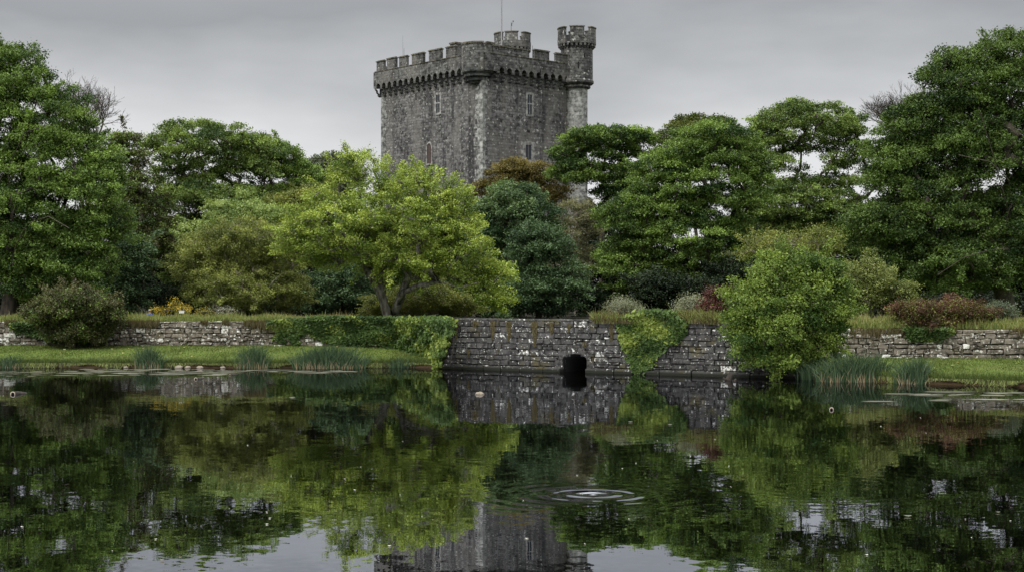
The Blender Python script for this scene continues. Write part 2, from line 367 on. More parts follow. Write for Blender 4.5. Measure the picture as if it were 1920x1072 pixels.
def make_ground():
    xs = np.concatenate([[-3000, -800, -300, -120], np.arange(-62, -8, 0.5), np.arange(-8, 14, 0.12), np.arange(14, 62, 0.5), [120, 300, 800, 3000]])
    rows = []
    inpond = (np.abs(xs) < 60).astype(float)
    bed = np.where(inpond > 0, -0.9, 0.7)
    e, w, bz, tz = edge_y(xs), wall_y(xs), base_z(xs), top_z(xs)
    lip = np.clip((w - e - 0.3) / 1.5, 0, 1)
    def row(y, z): rows.append(np.stack([xs, np.broadcast_to(y, xs.shape), np.broadcast_to(z, xs.shape)], 1))
    row(-3000, 1.3); row(-400, 1.3); row(-6, 1.3); row(-2.5, np.where(inpond > 0, 0.2, 1.0)); row(0.0, np.where(inpond > 0, -0.6, 0.9)); row(8, bed)
    row(30, bed); row(e - 1.2, bed); row(e - 0.10, np.where(inpond > 0, -0.25, 0.5)); row(e + 0.02, 0.06 * lip + 0.0); row(e + 0.10, 0.20 * lip + 0.02 * np.sin(xs * 3.1))
    for u in (0.06, 0.15, 0.3, 0.5, 0.75, 1.0):
        row(e + 0.12 + (w - 0.1 - e - 0.12) * u, 0.22 * lip + (bz - 0.22) * lip * u + 0.03 * np.sin(xs * 0.9 + u * 7) * np.sin(xs * 2.3 + 2 * u) * (u < 1))
    w0 = w.copy(); HX = X_at(1080, 68.3); tun = np.abs(xs - HX) < 0.85
    if True:
        for k_ in range(len(rows)): pass
        for k_ in range(-7, 0):
            if k_ > -9: rows[k_][tun, 1] = (w0 + 4.4)[tun]; rows[k_][tun, 2] = -0.9
    rows[-8][tun, 1] = w0[tun]; rows[-8][tun, 2] = -0.9
    row(np.where(tun, w + 4.6, w + 0.30), tz - 0.04)
    for d, z in ((1.5, 2.12), (6, 2.08), (20, 1.95), (80, 2.3), (300, 4.0), (3000, 6.0)): row(np.where(tun & (d < 5), w + 4.7, w + d), z + (0.05 * np.sin(xs * 1.3 + d) if d < 30 else 0))
    n, m = len(xs), len(rows); V = np.vstack(rows)
    i, j = np.meshgrid(np.arange(m - 1), np.arange(n - 1), indexing='ij'); a = (i * n + j).ravel()
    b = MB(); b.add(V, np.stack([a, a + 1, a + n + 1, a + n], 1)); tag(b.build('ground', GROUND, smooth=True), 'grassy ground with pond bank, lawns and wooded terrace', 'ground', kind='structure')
make_ground()
b = MB(); b.add([(-61, -1.6, 0), (61, -1.6, 0), (61, 92, 0), (-61, 92, 0)], [(0, 1, 2, 3)])
tag(b.build('water', WATER), 'dark still pond mirroring trees and castle', 'pond', kind='structure')

# ------------------------------------------------------------------ leaves, branches, trees
def leaf_quads(mb, C, S, rng, up=0.7, tint=0.5, ratio=0.62, face=None):
    n = len(C)
    N = rng.normal(size=(n, 3)) * 0.75; N[:, 2] += up
    if face is not None: N += np.asarray(face)
    N /= np.linalg.norm(N, axis=1)[:, None] + 1e-9
    R = rng.normal(size=(n, 3)); U = np.cross(N, R); U /= np.linalg.norm(U, axis=1)[:, None] + 1e-9; B = np.cross(N, U)
    S = S[:, None]; bend = N * S * 0.22
    V = np.stack([C - U * S - bend, C + B * S * ratio, C + U * S - bend, C - B * S * ratio], 1).reshape(-1, 3)
    q = np.arange(n * 4).reshape(n, 4)
    mb.add(V, q, tint=np.repeat(np.clip(tint, 0, 1), 4))
def fib(n, rng):
    i = np.arange(n) + 0.5; ph = np.arccos(1 - 2 * i / n); th = PI * (1 + 5 ** 0.5) * i + rng.uniform(0, 6.28)
    return np.stack([np.cos(th) * np.sin(ph), np.sin(th) * np.sin(ph), np.cos(ph)], 1)
def grow(P0, trunk, pads, rng, r_tip=0.035, power=2.3, max_r=0.6, wig=0.10, limbs=()):
    """connect every pad to the nearest wood already grown; radii add up towards the root"""
    nodes = [np.array(p) for p in trunk]; par = [-1] + list(range(len(trunk) - 1))
    for st, pts in limbs:
        last = st
        for q in pts: nodes.append(np.array(q, float)); par.append(last); last = len(nodes) - 1
    ntr = len(trunk)
    order = np.argsort(np.linalg.norm(pads - np.array(trunk[-1]), axis=1))
    chains = []; root = np.array(trunk[0]); tips = []
    for k in order:
        p = pads[k]; Nn = np.array(nodes); dv = p - Nn; dist = np.linalg.norm(dv, axis=1)
        cost = dist + 0.9 * np.maximum(0, -dv[:, 2]) + 0.25 * np.maximum(0, 2 - np.arange(len(Nn))) * dist
        cost[0] = 1e9
        if len(limbs): cost[:max(1, ntr - 1)] = 1e9
        j = int(np.argmin(cost)); a = nodes[j]; d = dist[j]
        ns = max(2, int(d / 0.9)); last = j
        side = rng.normal(size=3) * wig * d; sag = np.array([0, 0, 1]) * d * 0.12
        for s in range(1, ns + 1):
            u = s / ns; w = math.sin(PI * u)
            q = a + (p - a) * u + side * w + sag * w * (1 if p[2] > a[2] - 0.5 else -0.3) + (rng.normal(size=3) * wig * 0.35 * d / ns if s < ns else 0)
            nodes.append(q); par.append(last); last = len(nodes) - 1
        tips.append((k, last))
    N = len(nodes); acc = np.zeros(N)
    for k, l in tips: acc[l] += 1
    for i in range(N - 1, 0, -1):
        if i >= len(trunk) or True: acc[par[i]] += acc[i]
    # trunk nodes come first, so the reverse pass reaches them last
    R = r_tip * np.maximum(acc, 0.6) ** (1 / power); R = np.minimum(R, max_r)
    return nodes, par, R
def wood_mesh(mb, nodes, par, R, minr=0.0):
    kids = {}
    for i, p in enumerate(par):
        if p >= 0: kids.setdefault(p, []).append(i)
    starts = [(0, None)]
    while starts:
        i, p = starts.pop(); chain = ([p] if p is not None else []) + [i]
        while i in kids:
            ks = sorted(kids[i], key=lambda q: -R[q])
            for q in ks[1:]: starts.append((q, i))
            i = ks[0]; chain.append(i)
        if len(chain) < 2: continue
        P = np.array([nodes[c] for c in chain]); r = np.array([R[c] for c in chain])
        if p is not None: r[0] = min(r[0], r[1] * 1.15)
        if r.max() < minr: continue
        mb.tube(P, r, 8 if r.max() > 0.25 else (5 if r.max() > 0.07 else 3), tint=0.5)
def plant(name, label, cat, base, Y, lobes, leaf='green', pad=1.2, flat=0.45, s=0.13, cover=1.5, trunk=None, tr=0.45, seed=1,
          dens=1.0, twigs=5, bark=None, depth=0.9, sub=0.36, group=None, zb=None, up=0.8, inner=0.25, wig=0.10, twig_r=0.016, leaf2=None, f2=0.0, shoots=0.25,
          root=None, limbs=(), tint0=0.45, clump=0.28):
    """trunk with limbs grown to foliage pads on the crown's lobes; lobes are (px, py, rx, ry[, dY]) on the photo at distance Y"""
    rng = np.random.default_rng(seed); bx = X_at(base, Y); zb = gz(bx, Y) if zb is None else zb
    root_p = np.array([bx, Y, zb]); k = Y / F
    LB = []; LD = []; s = s * (0.63 if s > 0.06 else 0.8)
    for lb in lobes:
        dY = lb[4] if len(lb) > 4 else 0.0
        c = at(lb[0], lb[1], Y); c[1] += dY; LD.append(lb[5] if len(lb) > 5 else 1.0); LB.append((c, np.array([lb[2] * k, lb[2] * k * depth, lb[3] * k])))
    pads = []
    for li, (c, r) in enumerate(LB):
        area = 4 * PI * ((r[0] * r[1]) ** 1.6 / 3 + (r[0] * r[2]) ** 1.6 / 3 + (r[1] * r[2]) ** 1.6 / 3) ** (1 / 1.6)
        n = max(6, int(area / (PI * pad * pad * 0.75) * dens * LD[li]))
        D = fib(n, rng) + rng.normal(size=(n, 3)) * 0.10
        rad = rng.uniform(0.74, 1.06, n)
        ni = int(n * inner); D = np.vstack([D, fib(max(1, ni), rng)]); rad = np.concatenate([rad, rng.uniform(0.15, 0.65, max(1, ni))])
        D /= np.linalg.norm(D, axis=1)[:, None]
        shrink = np.maximum(r - np.array([pad, pad, pad * flat]) * 0.75, r * 0.35)
        P = c + D * rad[:, None] * shrink
        keep = np.ones(len(P), bool)
        keep &= ~((D[:, 2] < -0.35) & (rng.random(len(P)) < 0.45))
        keep &= ~((D[:, 1] > 0.45) & (rng.random(len(P)) < 0.5))
        for lj, (c2, r2) in enumerate(LB):
            if lj != li: keep &= ~((np.sum(((P - c2) / r2) ** 2, 1) < 0.45) & (rng.random(len(P)) < 0.75))
        keep &= P[:, 2] > zb + 0.15
        pads.append(P[keep])
    pads = np.vstack(pads)
    cz = np.array([c for c, r in LB]).mean(0)
    lo, hi = pads[:, 2].min(), pads[:, 2].max()
    if trunk is None: trunk = 0.30
    th = zb + (hi - zb) * trunk
    lean = (np.array([cz[0], cz[1], 0]) - np.array([bx, Y, 0])) * 0.25
    tp = [root_p - np.array([0, 0, 0.3])]
    for u in (0.12, 0.35, 0.7, 1.0): tp.append(np.array([bx, Y, 0]) + lean * u + np.array([rng.normal() * 0.05 * u, rng.normal() * 0.05, zb + (th - zb) * u]))
    if root: tp = [np.array(q, float) for q in root]
    nodes, par, R = grow(root_p, tp, pads, rng, r_tip=twig_r * 2.1, max_r=tr, wig=wig, limbs=[(st, [at(q[0], q[1], Y) + [0, (q[2] if len(q) > 2 else 0), 0] for q in pts]) for st, pts in limbs])
    R[0] = min(tr * 1.45, R[1] * 1.4)
    T = empty(name, (bx, Y, zb)); tag(T, label, cat, group)
    off = np.array([bx, Y, zb])
    wm = MB(); wood_mesh(wm, [q - off for q in nodes], par, R)
    lm = MB(); fm = MB()
    larea = 1.24 * s * s
    for p in pads:
        pr = pad * rng.lognormal(0, 0.22); pc = p - off
        nsub = max(4, int(pr * pr / (sub * sub) * 1.5 * min(1.6, cover)))
        d = rng.normal(size=(nsub, 3)); d[:, 2] = np.abs(d[:, 2]) * 0.9 - 0.25; d /= np.linalg.norm(d, axis=1)[:, None]
        rr = pr * rng.uniform(0.35, 1.08, nsub) ** 0.7
        Sc = pc + d * rr[:, None] * np.array([1, 1, flat])
        Sc[:, 2] -= 0.10 * (rr / pr) ** 2 * pr
        if twigs:
            for q in Sc[rng.permutation(nsub)[:twigs]]:
                mid = (pc + q) / 2 + np.array([0, 0, 0.10 * pr]) + rng.normal(size=3) * 0.06 * pr
                wm.tube([pc, mid, q], [twig_r, twig_r * 0.8, twig_r * 0.45], 3)
        if cover <= 0: continue
        nl = int(PI * pr * pr * cover / larea); per = max(2, nl // nsub)
        ct = rng.normal(tint0, clump) ; cs = ct + rng.normal(size=nsub) * 0.13
        C = np.repeat(Sc, per, 0) + rng.normal(size=(nsub * per, 3)) * np.array([sub * 0.52, sub * 0.52, sub * 0.36])
        S = s * rng.lognormal(0, 0.25, len(C))
        tt = np.repeat(cs, per) + rng.normal(size=len(C)) * 0.16
        if leaf2 is not None:
            pick = rng.random(len(C)) < f2
            leaf_quads(fm, C[pick], S[pick], rng, up, tt[pick]); C, S, tt = C[~pick], S[~pick], tt[~pick]
        leaf_quads(lm, C, S, rng, up, tt)
    cc = pads.mean(0)
    for p in pads[rng.random(len(pads)) < shoots]:
        dd = (p - cc) / (np.linalg.norm(p - cc) + 1e-6) + np.array([0, 0, 0.45]) + rng.normal(size=3) * 0.3; dd /= np.linalg.norm(dd); ln = pad * rng.uniform(0.9, 1.9); a = p - off
        side = rng.normal(size=3) * 0.15 * ln; pts = [a, a + dd * ln * 0.5 + side * 0.6, a + dd * ln + side - np.array([0, 0, 0.12 * ln])]
        wm.tube(pts, [twig_r, twig_r * 0.8, twig_r * 0.4], 3)
        if cover <= 0: continue
        m_ = max(8, int(26 * ln * 0.3 / s * min(1, cover))); u_ = rng.uniform(0.35, 1.05, m_)[:, None]
        C = a + dd * ln * u_ + side * np.sin(u_ * 1.6) * 0.8 - np.array([0, 0, 0.12 * ln]) * u_ ** 2 + rng.normal(size=(m_, 3)) * np.array([1, 1, 0.7]) * sub * 0.33
        leaf_quads(lm, C, s * rng.lognormal(0, 0.25, m_), rng, up, rng.normal(tint0 + 0.12, 0.2) + rng.normal(size=m_) * 0.15)
    wm.build('trunk' if tr > 0.12 else 'branches', bark or BARK, T, smooth=True)
    if lm.V: lm.build('crown' if tr > 0.12 else 'foliage', LEAF[leaf], T)
    if fm.V: fm.build('blossom', LEAF[leaf2], T)
    return T

def bare_tree(label, px, Y, py_fork, py_top, spread, seed):
    rng = np.random.default_rng(seed); x = X_at(px, Y); zb = gz(x, Y); T = empty('bare_tree', (x, Y, zb)); tag(T, label, 'tree'); zf = at(0, py_fork, Y)[2] - zb; H = at(0, py_top, Y)[2] - zb - zf; wm, tw = MB(), MB()
    wm.tube([(0, 0, -0.2), (0.1, 0, zf * 0.5), (0, 0, zf)], [0.34, 0.26, 0.20], 8)
    def fork(p, d, ln, r, dep):
        bend = rng.normal(size=3) * 0.12 + np.array([0, 0, 0.10]); m1 = p + (d + bend * 0.5) * ln * 0.5; e = p + (d + bend) * ln
        (wm if dep < 4 else tw).tube([p, m1, e], [r, r * 0.86, r * 0.72], 5 if dep < 3 else 3)
        if dep >= 7: return
        for k in range(2 if rng.random() < 0.55 else 3):
            q = d + bend * 0.8 + rng.normal(size=3) * np.array([0.42, 0.42, 0.26]); q /= np.linalg.norm(q); fork(e if k < 2 else m1, q, ln * rng.uniform(0.66, 0.90), max(0.009, r * (0.72 if k == 0 else 0.6)), dep + 1)
    for k in range(5):
        a = rng.uniform(0, 6.28); q = np.array([math.cos(a) * spread, math.sin(a) * spread, 1.0]); fork(np.array([0, 0, zf - 0.3 * k]), q / np.linalg.norm(q), H * 0.27, 0.12, 0)
    wm.build('trunk', BARK, T, True); tw.build('twigs', BARK, T)
import time as _t; _t0 = _t.time()
#@@TREES
# big trees framing the picture
plant('broadleaf_tree', 'huge deep green broadleaf tree filling the left edge', 'tree', 15, 94,
      [(-60, 190, 120, 110), (35, 175, 78, 98), (95, 270, 100, 120), (150, 355, 100, 90), (185, 435, 75, 65), (40, 390, 140, 130), (100, 500, 125, 75), (-80, 380, 120, 170), (195, 330, 52, 60), (160, 500, 70, 60)],
      'green', pad=0.92, flat=0.6, s=0.105, cover=1.25, tr=0.6, seed=11, twigs=3, trunk=0.25, dens=1.1, tint0=0.5,
      limbs=[(3, [(40, 470, -2), (62, 405, -4), (70, 330, -5.5), (110, 270, -6.5), (150, 262, -7)]), (3, [(50, 500, -3), (85, 465, -5.5), (120, 430, -7), (165, 420, -8), (200, 440, -8)]), (4, [(0, 400, -1), (-5, 320, -1), (10, 220, -1), (35, 160, -1)])])
plant('broadleaf_tree', 'huge dark broadleaf tree with drooping limbs at the right edge', 'tree', 1892, 88,
      [(1905, 150, 115, 95), (1800, 185, 90, 100), (1725, 265, 88, 90), (1662, 335, 58, 75), (1860, 290, 125, 110), (1925, 430, 115, 100), (1735, 400, 115, 90), (1660, 440, 75, 68), (1800, 495, 130, 62), (1990, 300, 100, 180), (1700, 505, 75, 50)],
      'deep', pad=0.9, flat=0.6, s=0.10, cover=1.25, tr=0.6, seed=12, twigs=3, trunk=0.22, dens=1.1,
      limbs=[(4, [(1885, 400, -1), (1850, 350, -4), (1800, 320, -5.5), (1740, 310, -6)]), (3, [(1860, 470, -3), (1800, 475, -5.5), (1740, 490, -7), (1690, 520, -7.5)]), (4, [(1890, 330, 0), (1880, 240, 0), (1870, 160, 0)]), (4, [(1870, 400, -2), (1820, 300, -4), (1790, 220, -4.5)])])
# left wood
bare_tree('leafless grey tree rising behind the huge left tree', 165, 116, 290, 150, 0.75, 5)
plant('thin_tree', 'thin brownish tree between the huge left tree and the domed sycamore', 'tree', 238, 114,
      [(235, 300, 50, 66), (255, 375, 60, 68), (205, 420, 65, 75), (285, 440, 60, 70)], 'brownb', pad=0.9, flat=0.5, cover=0.9, s=0.11, tr=0.28, seed=22, twigs=8, leaf2='mid', f2=0.55, wig=0.12)
plant('sycamore_tree', 'domed sycamore with gaps of sky left of the castle', 'tree', 400, 122,
      [(390, 280, 122, 56), (318, 300, 58, 62), (470, 300, 68, 55), (350, 340, 80, 50, 0, 0.5), (430, 345, 90, 50, 0, 0.55), (400, 385, 150, 50), (330, 415, 85, 62), (480, 395, 95, 52), (420, 450, 120, 60), (340, 480, 80, 60)],
      'mid', pad=0.98, flat=0.42, s=0.115, cover=1.05, tr=0.5, seed=23, shoots=0.0, twigs=5, dens=0.95, trunk=0.35, inner=0.15)
plant('sycamore_tree', 'dark green tree sloping down right of the domed sycamore', 'tree', 545, 128,
      [(515, 312, 62, 60), (560, 348, 48, 52), (510, 380, 80, 55), (575, 395, 40, 40)], 'green', pad=1.0, flat=0.5, s=0.115, cover=1.3, tr=0.4, seed=24, twigs=3)
plant('far_tree', 'grey green tree with haze in its leaf colour far off left of the castle', 'tree', 620, 190,
      [(612, 316, 50, 34), (648, 335, 35, 38), (585, 338, 28, 30), (620, 350, 60, 40)], 'grey', pad=1.5, flat=0.5, s=0.18, cover=1.2, tr=0.4, seed=25, shoots=0.0, twigs=3, dens=0.95)  # grey leaf tone carries the distance haze, there is no air volume
plant('broadleaf_tree', 'olive tree peeping between dark sycamore and bright maple', 'tree', 585, 110,
      [(590, 382, 52, 42), (545, 400, 48, 46), (620, 430, 60, 70), (560, 450, 60, 50)], 'yolive', pad=1.0, flat=0.45, s=0.12, cover=1.4, tr=0.3, seed=26, twigs=3, tint0=0.35)
plant('pale_tree', 'pale lime green tree crown above the olive tree', 'tree', 440, 106,
      [(455, 412, 82, 38), (385, 450, 55, 45), (520, 440, 45, 45), (440, 480, 95, 55)], 'pale', pad=0.85, flat=0.5, s=0.105, cover=1.4, tr=0.3, seed=27, twigs=2)
plant('olive_tree', 'olive brown spring tree behind the left garden wall', 'tree', 455, 97,
      [(470, 455, 88, 52), (400, 485, 75, 58), (520, 485, 65, 66), (375, 525, 50, 45), (460, 540, 120, 52), (545, 555, 48, 38)],
      'olive', shoots=0.5, pad=0.72, flat=0.55, s=0.075, cover=0.85, tr=0.2, seed=28, twigs=8, dens=1.0, wig=0.12, bark=BARKP, trunk=0.2)
# the bright maple in the middle
Y = 90.0; mb0 = at(728, 597, Y); mb0[2] = gz(mb0[0], Y)
plant('maple_tree', 'bright lime green maple with spreading pale limbs behind the ivy', 'tree', 728, Y,
      [(700, 335, 62, 50, 0, 0.33), (640, 345, 40, 50, 0, 0.28), (612, 385, 58, 50, 0, 0.5), (790, 352, 75, 46, 0, 0.45), (845, 355, 32, 34, 0, 0.33), (740, 375, 90, 50, 0, 0.6), (825, 405, 72, 55), (700, 425, 165, 60, 0, 0.85), (705, 308, 38, 26, 0, 0.7), (655, 305, 22, 22, 0, 0.5), (580, 435, 66, 52, 0, 0.75), (845, 470, 90, 58, 0, 0.85), (640, 470, 110, 42, 0, 0.85), (905, 520, 58, 48), (775, 490, 110, 45), (920, 560, 38, 32), (565, 460, 52, 36)],
      'maple', pad=0.66, flat=0.55, s=0.088, cover=0.75, tr=0.25, seed=31, twigs=7, dens=0.92, wig=0.12, bark=BARKG, shoots=0.6, twig_r=0.015, inner=0.3,
      root=[mb0 - [0, 0, 0.3], mb0 + [0, 0, 0.1], at(723, 580, Y), at(717, 558, Y)],
      limbs=[(3, [(703, 530), (688, 505), (668, 470, -1), (645, 435, -1.5), (610, 415, -2), (580, 420, -2)]), (3, [(714, 530), (711, 500), (718, 450), (722, 405), (712, 350), (700, 320)]),
             (1, [(741, 583), (751, 557), (765, 522, -0.3), (778, 480, -0.6), (795, 430, -1), (812, 385, -1), (840, 345, -1)]), (1, [(744, 575), (757, 548, -0.5), (785, 537, -1), (825, 528, -1.5), (862, 540, -2), (900, 530, -2.2)]),
             (3, [(722, 520, 1), (740, 470, 2), (755, 420, 2.5), (760, 370, 2.5)])])
plant('olive_shrub', 'low olive yellow shrub beneath the bright maple', 'shrub', 790, 96, [(790, 567, 85, 36), (720, 577, 45, 28), (860, 575, 40, 26)], 'yolive', pad=0.6, flat=0.6, s=0.07, cover=1.1, tr=0.1, seed=32, twigs=6, bark=BARKP)
plant('dark_shrub', 'dark glossy shrub in shade left of the maple trunk', 'shrub', 640, 105, [(640, 545, 66, 58), (590, 560, 54, 44), (680, 560, 50, 40)], 'bluedk', pad=0.85, flat=0.5, s=0.11, cover=1.5, tr=0.1, seed=33, twigs=2)
plant('dark_shrub', 'dark evergreen shrub in shade beneath the huge left tree', 'shrub', 245, 104, [(250, 500, 46, 66), (225, 555, 60, 46)], 'bluedk', pad=0.85, flat=0.5, s=0.11, cover=1.5, tr=0.1, seed=34, twigs=2)
# centre, below the castle
plant('blue_green_tree', 'tall blue green tree in front of the castle corner', 'tree', 960, 110,
      [(965, 402, 68, 70), (930, 450, 54, 80), (1005, 440, 55, 72), (925, 530, 60, 76), (965, 520, 70, 80)], 'blue', pad=0.95, flat=0.52, s=0.11, cover=1.5, tr=0.35, seed=41, shoots=0.12, twigs=3)
plant('blue_green_tree', 'darker blue green tree lower right of the tall one', 'tree', 1010, 104,
      [(1010, 475, 64, 64), (1040, 530, 62, 70), (985, 555, 75, 52)], 'bluedk', pad=0.95, flat=0.52, s=0.115, cover=1.5, tr=0.3, seed=42, shoots=0.12, twigs=2, tint0=0.55)
plant('copper_tree', 'rusty orange leaved tree against the castle base', 'tree', 975, 140,
      [(965, 322, 48, 28), (1005, 340, 38, 36), (915, 352, 30, 20), (1030, 365, 38, 30), (960, 355, 65, 35)], 'rust', pad=0.95, flat=0.45, s=0.125, cover=1.3, tr=0.3, seed=43, shoots=0.0, twigs=3)
plant('willow_shrub', 'thin pale willow right of the blue green trees', 'tree', 1080, 118, [(1085, 425, 46, 60), (1075, 500, 46, 75)], 'willow', pad=0.7, flat=1.2, s=0.075, cover=0.6, tr=0.16, seed=44, twigs=12, bark=BARKP, wig=0.08, twig_r=0.012)
plant('umbrella_tree', 'flat topped dark tree overlapping the castle right wall', 'tree', 1128, 138,
      [(1135, 260, 84, 28), (1065, 298, 46, 26), (1192, 276, 44, 30), (1090, 324, 70, 28), (1165, 330, 58, 34), (1125, 290, 60, 26, 0, 0.45), (1155, 368, 45, 26, 0, 0.6)], 'green', pad=1.1, flat=0.42, s=0.14, cover=1.35, tr=0.42, seed=45, shoots=0.0, twigs=4, dens=0.95, trunk=0.6, inner=0.12)
# right wood
plant('far_tree', 'brownish dome of a tree behind the right wood', 'tree', 1310, 170, [(1310, 242, 78, 32), (1290, 270, 80, 45)], 'yolive', pad=1.4, flat=0.45, s=0.16, cover=1.3, tr=0.4, seed=51, shoots=0.0, twigs=3, tint0=0.1)
plant('beech_tree', 'broad layered green tree right of the castle', 'tree', 1338, 112,
      [(1330, 278, 92, 60), (1245, 335, 72, 60), (1195, 415, 84, 65), (1180, 480, 70, 62), (1220, 535, 90, 55), (1330, 370, 110, 75), (1315, 460, 115, 72), (1320, 540, 95, 50), (1400, 330, 55, 80), (1250, 420, 90, 80)],
      'green', pad=0.98, flat=0.43, s=0.11, cover=1.25, tr=0.5, seed=52, shoots=0.12, twigs=3, trunk=0.3, tint0=0.5, dens=1.05)
plant('sycamore_tree', 'domed sycamore with gaps of sky right of the layered tree', 'tree', 1478, 124,
      [(1510, 238, 118, 50), (1440, 258, 54, 48), (1585, 272, 56, 50), (1500, 308, 110, 36, 0, 0.28), (1420, 335, 56, 60, 0, 0.45), (1598, 345, 58, 58, 0, 0.45), (1500, 380, 120, 55), (1440, 425, 80, 50), (1570, 425, 85, 55), (1500, 450, 110, 50)],
      'mid', pad=0.98, flat=0.42, s=0.12, cover=1.1, tr=0.5, seed=53, shoots=0.0, twigs=4, dens=1.0, trunk=0.42, inner=0.12)
bare_tree('leafless twiggy tree behind the huge right tree', 1690, 130, 280, 160, 0.7, 8)
plant('twiggy_shrub', 'half bare brown twiggy shrub behind the big bright bush', 'shrub', 1470, 86, [(1470, 462, 90, 34), (1540, 460, 48, 38), (1420, 478, 48, 28)], 'yolive', pad=0.7, flat=0.9, s=0.075, cover=0.35, tr=0.12, seed=55, twigs=14, bark=BARKP, wig=0.09, twig_r=0.011)
# wood closing the view behind, most leaves coloured with its shade
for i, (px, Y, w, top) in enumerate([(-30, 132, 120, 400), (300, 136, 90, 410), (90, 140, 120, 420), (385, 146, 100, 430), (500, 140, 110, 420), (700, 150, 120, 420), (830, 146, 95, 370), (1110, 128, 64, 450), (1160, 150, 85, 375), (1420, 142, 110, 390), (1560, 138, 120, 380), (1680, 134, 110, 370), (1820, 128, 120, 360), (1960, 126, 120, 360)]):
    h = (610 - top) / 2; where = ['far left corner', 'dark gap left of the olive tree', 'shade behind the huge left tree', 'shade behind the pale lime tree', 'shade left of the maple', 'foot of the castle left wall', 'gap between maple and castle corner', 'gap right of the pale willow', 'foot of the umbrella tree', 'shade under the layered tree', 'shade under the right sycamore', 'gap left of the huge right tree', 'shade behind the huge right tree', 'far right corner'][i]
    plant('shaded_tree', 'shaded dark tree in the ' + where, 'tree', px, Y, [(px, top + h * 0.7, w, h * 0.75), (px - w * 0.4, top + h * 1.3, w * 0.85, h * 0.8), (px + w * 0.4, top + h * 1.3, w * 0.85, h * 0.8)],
          'woodshade' if i not in (5, 6) else 'deep', pad=1.4, flat=0.55, s=0.19, cover=1.4, tr=0.35, seed=80 + i, twigs=0, group='shaded trees at the back of the wood', dens=1.1)
# low evergreen undergrowth between the trunks, shade put into its leaf colour
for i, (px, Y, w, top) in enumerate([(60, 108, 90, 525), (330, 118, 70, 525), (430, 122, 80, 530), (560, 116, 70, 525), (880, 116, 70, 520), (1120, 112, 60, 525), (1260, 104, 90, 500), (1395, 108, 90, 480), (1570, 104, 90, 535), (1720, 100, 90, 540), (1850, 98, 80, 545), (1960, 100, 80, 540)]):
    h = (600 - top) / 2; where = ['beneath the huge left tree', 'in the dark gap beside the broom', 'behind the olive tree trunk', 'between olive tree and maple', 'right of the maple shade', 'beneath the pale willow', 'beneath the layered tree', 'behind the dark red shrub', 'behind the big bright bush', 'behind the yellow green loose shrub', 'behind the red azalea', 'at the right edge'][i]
    plant('undergrowth_shrub', 'shade-coloured evergreen undergrowth shrub ' + where, 'shrub', px, Y, [(px - w * 0.3, top + h, w * 0.7, h), (px + w * 0.35, top + h * 1.15, w * 0.65, h * 0.9)], 'woodshade', pad=0.9, flat=0.6, s=0.13, cover=1.5, tr=0.1, seed=120 + i, twigs=0, group='dark undergrowth under the trees')
# shrubs along the walls
plant('shrub', 'rounded brownish green shrub growing over the left garden wall', 'shrub', 140, 83.6, [(140, 578, 82, 40), (85, 590, 42, 32), (195, 592, 38, 34), (145, 622, 62, 24)], 'brownb', shoots=0.7, pad=0.5, flat=0.6, s=0.06, cover=1.4, tr=0.1, seed=61, twigs=7, zb=0.65, leaf2='green', f2=0.35)
plant('bush', 'big bright green bush at the water right of the culvert', 'bush', 1460, 62.6, [(1490, 530, 88, 65), (1410, 585, 54, 56), (1558, 572, 52, 58), (1480, 590, 112, 66), (1432, 635, 72, 48), (1530, 640, 65, 48), (1472, 672, 72, 30)],
      'bush', pad=0.5, flat=0.52, s=0.06, cover=1.45, tr=0.11, seed=62, twigs=5, zb=0.1, wig=0.12, twig_r=0.01, clump=0.3, shoots=0.7)
plant('shrub', 'yellow green loose shrub right of the big bright bush', 'shrub', 1635, 76, [(1630, 535, 64, 52), (1680, 560, 38, 36), (1590, 560, 44, 44)], 'bushy', shoots=0.8, pad=0.5, flat=0.6, s=0.06, cover=0.95, tr=0.1, seed=63, twigs=8, bark=BARKP, twig_r=0.01)
plant('azalea_shrub', 'red leaved azalea spilling over the right garden wall', 'shrub', 1770, 72, [(1725, 592, 46, 30), (1790, 584, 45, 22), (1765, 612, 62, 22), (1835, 590, 30, 18), (1705, 615, 30, 18), (1690, 585, 20, 16)], 'red', shoots=0.7, pad=0.36, flat=0.55, s=0.045, cover=1.3, tr=0.06, seed=64, twigs=5, leaf2='yolive', f2=0.4)
plant('red_shrub', 'dark red shrub on the pond wall beside the big bright bush', 'shrub', 1345, 66.8, [(1348, 572, 32, 34), (1335, 598, 28, 28)], 'dkred', pad=0.36, flat=0.6, s=0.05, cover=1.4, tr=0.06, seed=65, twigs=4, leaf2='red', f2=0.3)
plant('silver_shrub', 'silvery grey shrub between ivy and dark red shrub', 'shrub', 1300, 68, [(1300, 572, 26, 16), (1290, 585, 25, 14)], 'silver', pad=0.3, flat=0.8, s=0.04, cover=1.0, tr=0.05, seed=66, twigs=8)
plant('silver_shrub', 'wispy pale shrub on the pond wall left of the ivy', 'shrub', 1165, 71, [(1170, 578, 36, 14), (1185, 585, 22, 12)], 'silver', pad=0.3, flat=0.9, s=0.03, cover=0.45, tr=0.05, seed=67, twigs=12, twig_r=0.008)
plant('silver_shrub', 'grey green shrub at the right end of the red azalea', 'shrub', 1868, 73, [(1870, 586, 32, 18)], 'grey', pad=0.32, flat=0.8, s=0.045, cover=1.2, tr=0.05, seed=68, twigs=5)
plant('broom_shrub', 'yellow flowering broom on the grass beside the person', 'shrub', 340, 92, [(337, 580, 20, 8), (327, 572, 7, 8), (303, 585, 10, 7, 0, 0.5)], 'yellow', pad=0.3, flat=0.9, s=0.04, cover=0.38, tr=0.05, seed=69, twigs=8, leaf2='yolive', f2=0.45)
